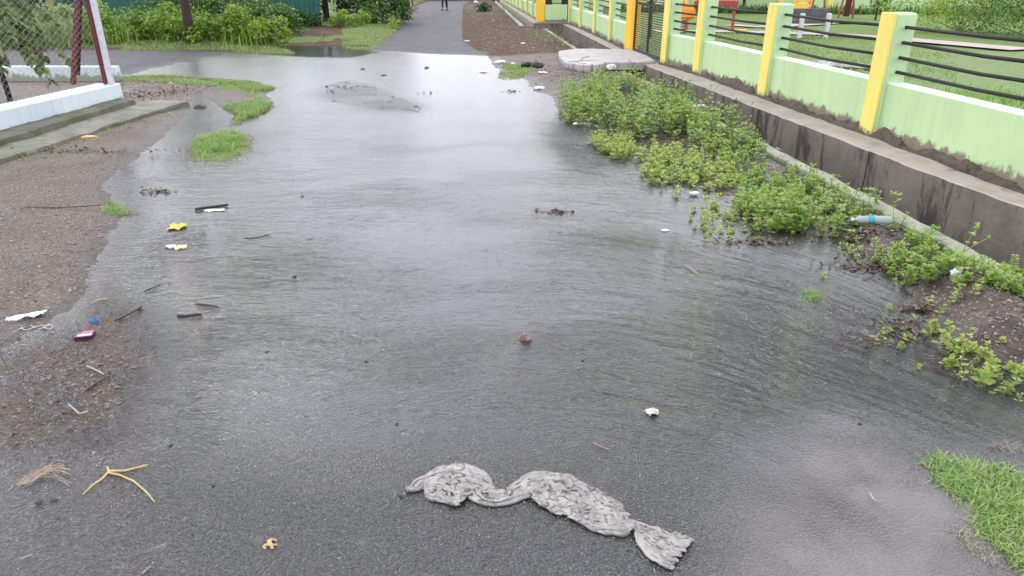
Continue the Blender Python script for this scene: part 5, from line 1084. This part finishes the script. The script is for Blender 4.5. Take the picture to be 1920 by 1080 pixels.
x, y = P2(1450, 14); bush(x, y, 1.6, .8, 1.5, 2600, .10, 'lf_dark', 'dark shrub before the far park wall', z0=.14)
x, y = P2(1641, 38); tree(x, y, 1.3, .5, .5, 700, .09, 'lf_mid', 'little sapling by the right part of the far park wall', .03, z0=.14)
x, y = P2(1800, 60); bush(x, y, 1.9, 1.1, 1.5, 5200, .07, 'lf_bush', 'feathery green shrub in the park at the upper right', z0=.14); x, y = P2(1930, 70); bush(x, y, 1.9, 1.1, 1.4, 4200, .07, 'lf_mid', 'green shrub in the park at the right edge', z0=.14)
for i, (x, y, lab) in enumerate([(8, 41, 'tree behind the far park wall, leftmost'), (13, 40, 'tree behind the far park wall, second from left'), (18.5, 38, 'tree behind the far park wall, third from left'), (24, 36, 'tree behind the far park wall, rightmost')]):
    tree(x, y, 3.0, 2.6, .5, 2600, .2, 'lf_dark', lab, .15, group='trees behind the far park wall')
for x, y, lab in [(1.32, 27.6, 'dark leaning tree trunk seen through the corner panel, left'), (1.95, 27.8, 'dark tree trunk seen through the corner panel, right'), (3.5, 19.0, 'small forked park tree behind the far wall run')]:
    tree(x, y, 2.4, .9, 1.3, 900, .10, 'lf_dark', lab, .16 if y > 20 else .05, z0=.14)
def pgrass(poly, n, hr, label, mat='gr', dens=None, wd=.006):
    pts = inpoly(poly, n, dens); return blades('grass', pts, np.full(len(pts), .13), hr, mat, label, spread=.9, wd=wd)
pgrass([(float(Wf(2))+.25, 2), (float(Wf(2))+3, 2), (7.5, 7.5), (6.2, 10), (4.2, 8.2), (float(Wf(7))+.25, 7)], 9000, (.08, .30), 'tall lush grass behind the near green wall', 'gr', clump(1.0, .3, .55, 90))
pgrass([(float(Wf(7))+.25, 7), (4.2, 8.2), (6.2, 10), (9, 15), (9, 21), (4, 24), (float(Wf(24))+.3, 24), (float(Wf(13))+.3, 13)], 12000, (.03, .08), 'mown grass of the park lawn', 'gr_pale', clump(.8, .35, .6, 91), .009)
pgrass([(4.5, 34.5), (25, 29.5), (25, 28.6), (4.5, 33.6)], 2600, (.2, .55), 'weeds along the foot of the far park wall', 'lf_mid', None, .03)
# little dark weeds on the splashed soil of the wall foot
for i, (yy_, lab) in enumerate([(5.55, 'withered weed on the wall foot, right of the nearest post in view'), (6.45, 'dark withered weed rising against the green wall before the nearest post'), (8.9, 'thin dry sprig on the wall foot between two yellow posts'), (11.0, 'small dark sprig on the wall foot near the third yellow post')]):
    lb = LB(); x = float(Wf(yy_))-.02; r = empty('weed', (x, yy_, .16), lab, 'weed'); herb(lb, 0, 0, 0, .14 if i != 2 else .2, .016, .2, None, 1.0, 3, .3); lb.build('foliage', M['lf_olive' if i < 3 else 'lf_dark'], r, stemmat=M['wood'])

blades('tall_grass', (q_ := inpoly([(-16.5, 17.9), (-6.2, 17.7), (-5.7, 18.1), (-6.2, 18.9), (-9, 19.6), (-16.5, 19.8)], 900, clump(1.6, .45, .65, 93))), np.full(len(q_), .05), (.2, .6), 'lf_bush', 'tall wild stalks mixed through the bushes along the side road', spread=.45, wd=.011, curl=.35)
blades('tall_grass', (q_ := inpoly([(-16.5, 17.8), (-10.6, 17.8), (-10.4, 18.6), (-16.5, 18.8)], 4200, clump(1.0, .3, .6, 94))), np.full(len(q_), .05), (.3, .85), 'gr_pale', 'pale tall grass seen through the chain link', spread=.5, wd=.010, curl=.4)

M['ripple_dark'] = simple('dark ripple streak chips', (.035, .035, .038), (.05, .05, .055), 30, .3, 0)  # for chips added to draw the dark reflections of rippled water
gravel(px([(612, 160), (650, 150), (690, 158), (790, 200), (785, 212), (700, 203), (605, 188)]), 620, (.007, .018), M['ripple_dark'], 'dark chips added in place of dark ripple reflections at the far side of the flood', clump(3.2, .42, .62, 120))
gravel(px([(1040, 245), (1060, 250), (1110, 292), (1100, 302), (1060, 275)]), 130, (.004, .010), M['ripple_dark'], 'dark chips added in place of the dark ripple arc beside the weeds', clump(4, .4, .62, 121))
grass(px([(335, 300), (350, 255), (420, 238), (485, 245), (490, 290), (430, 315)]), 700, (.02, .06), 'gr_pale', 'thin drowned blades around the grass tuft island', soft=.3, spread=1.6, wd=.003)
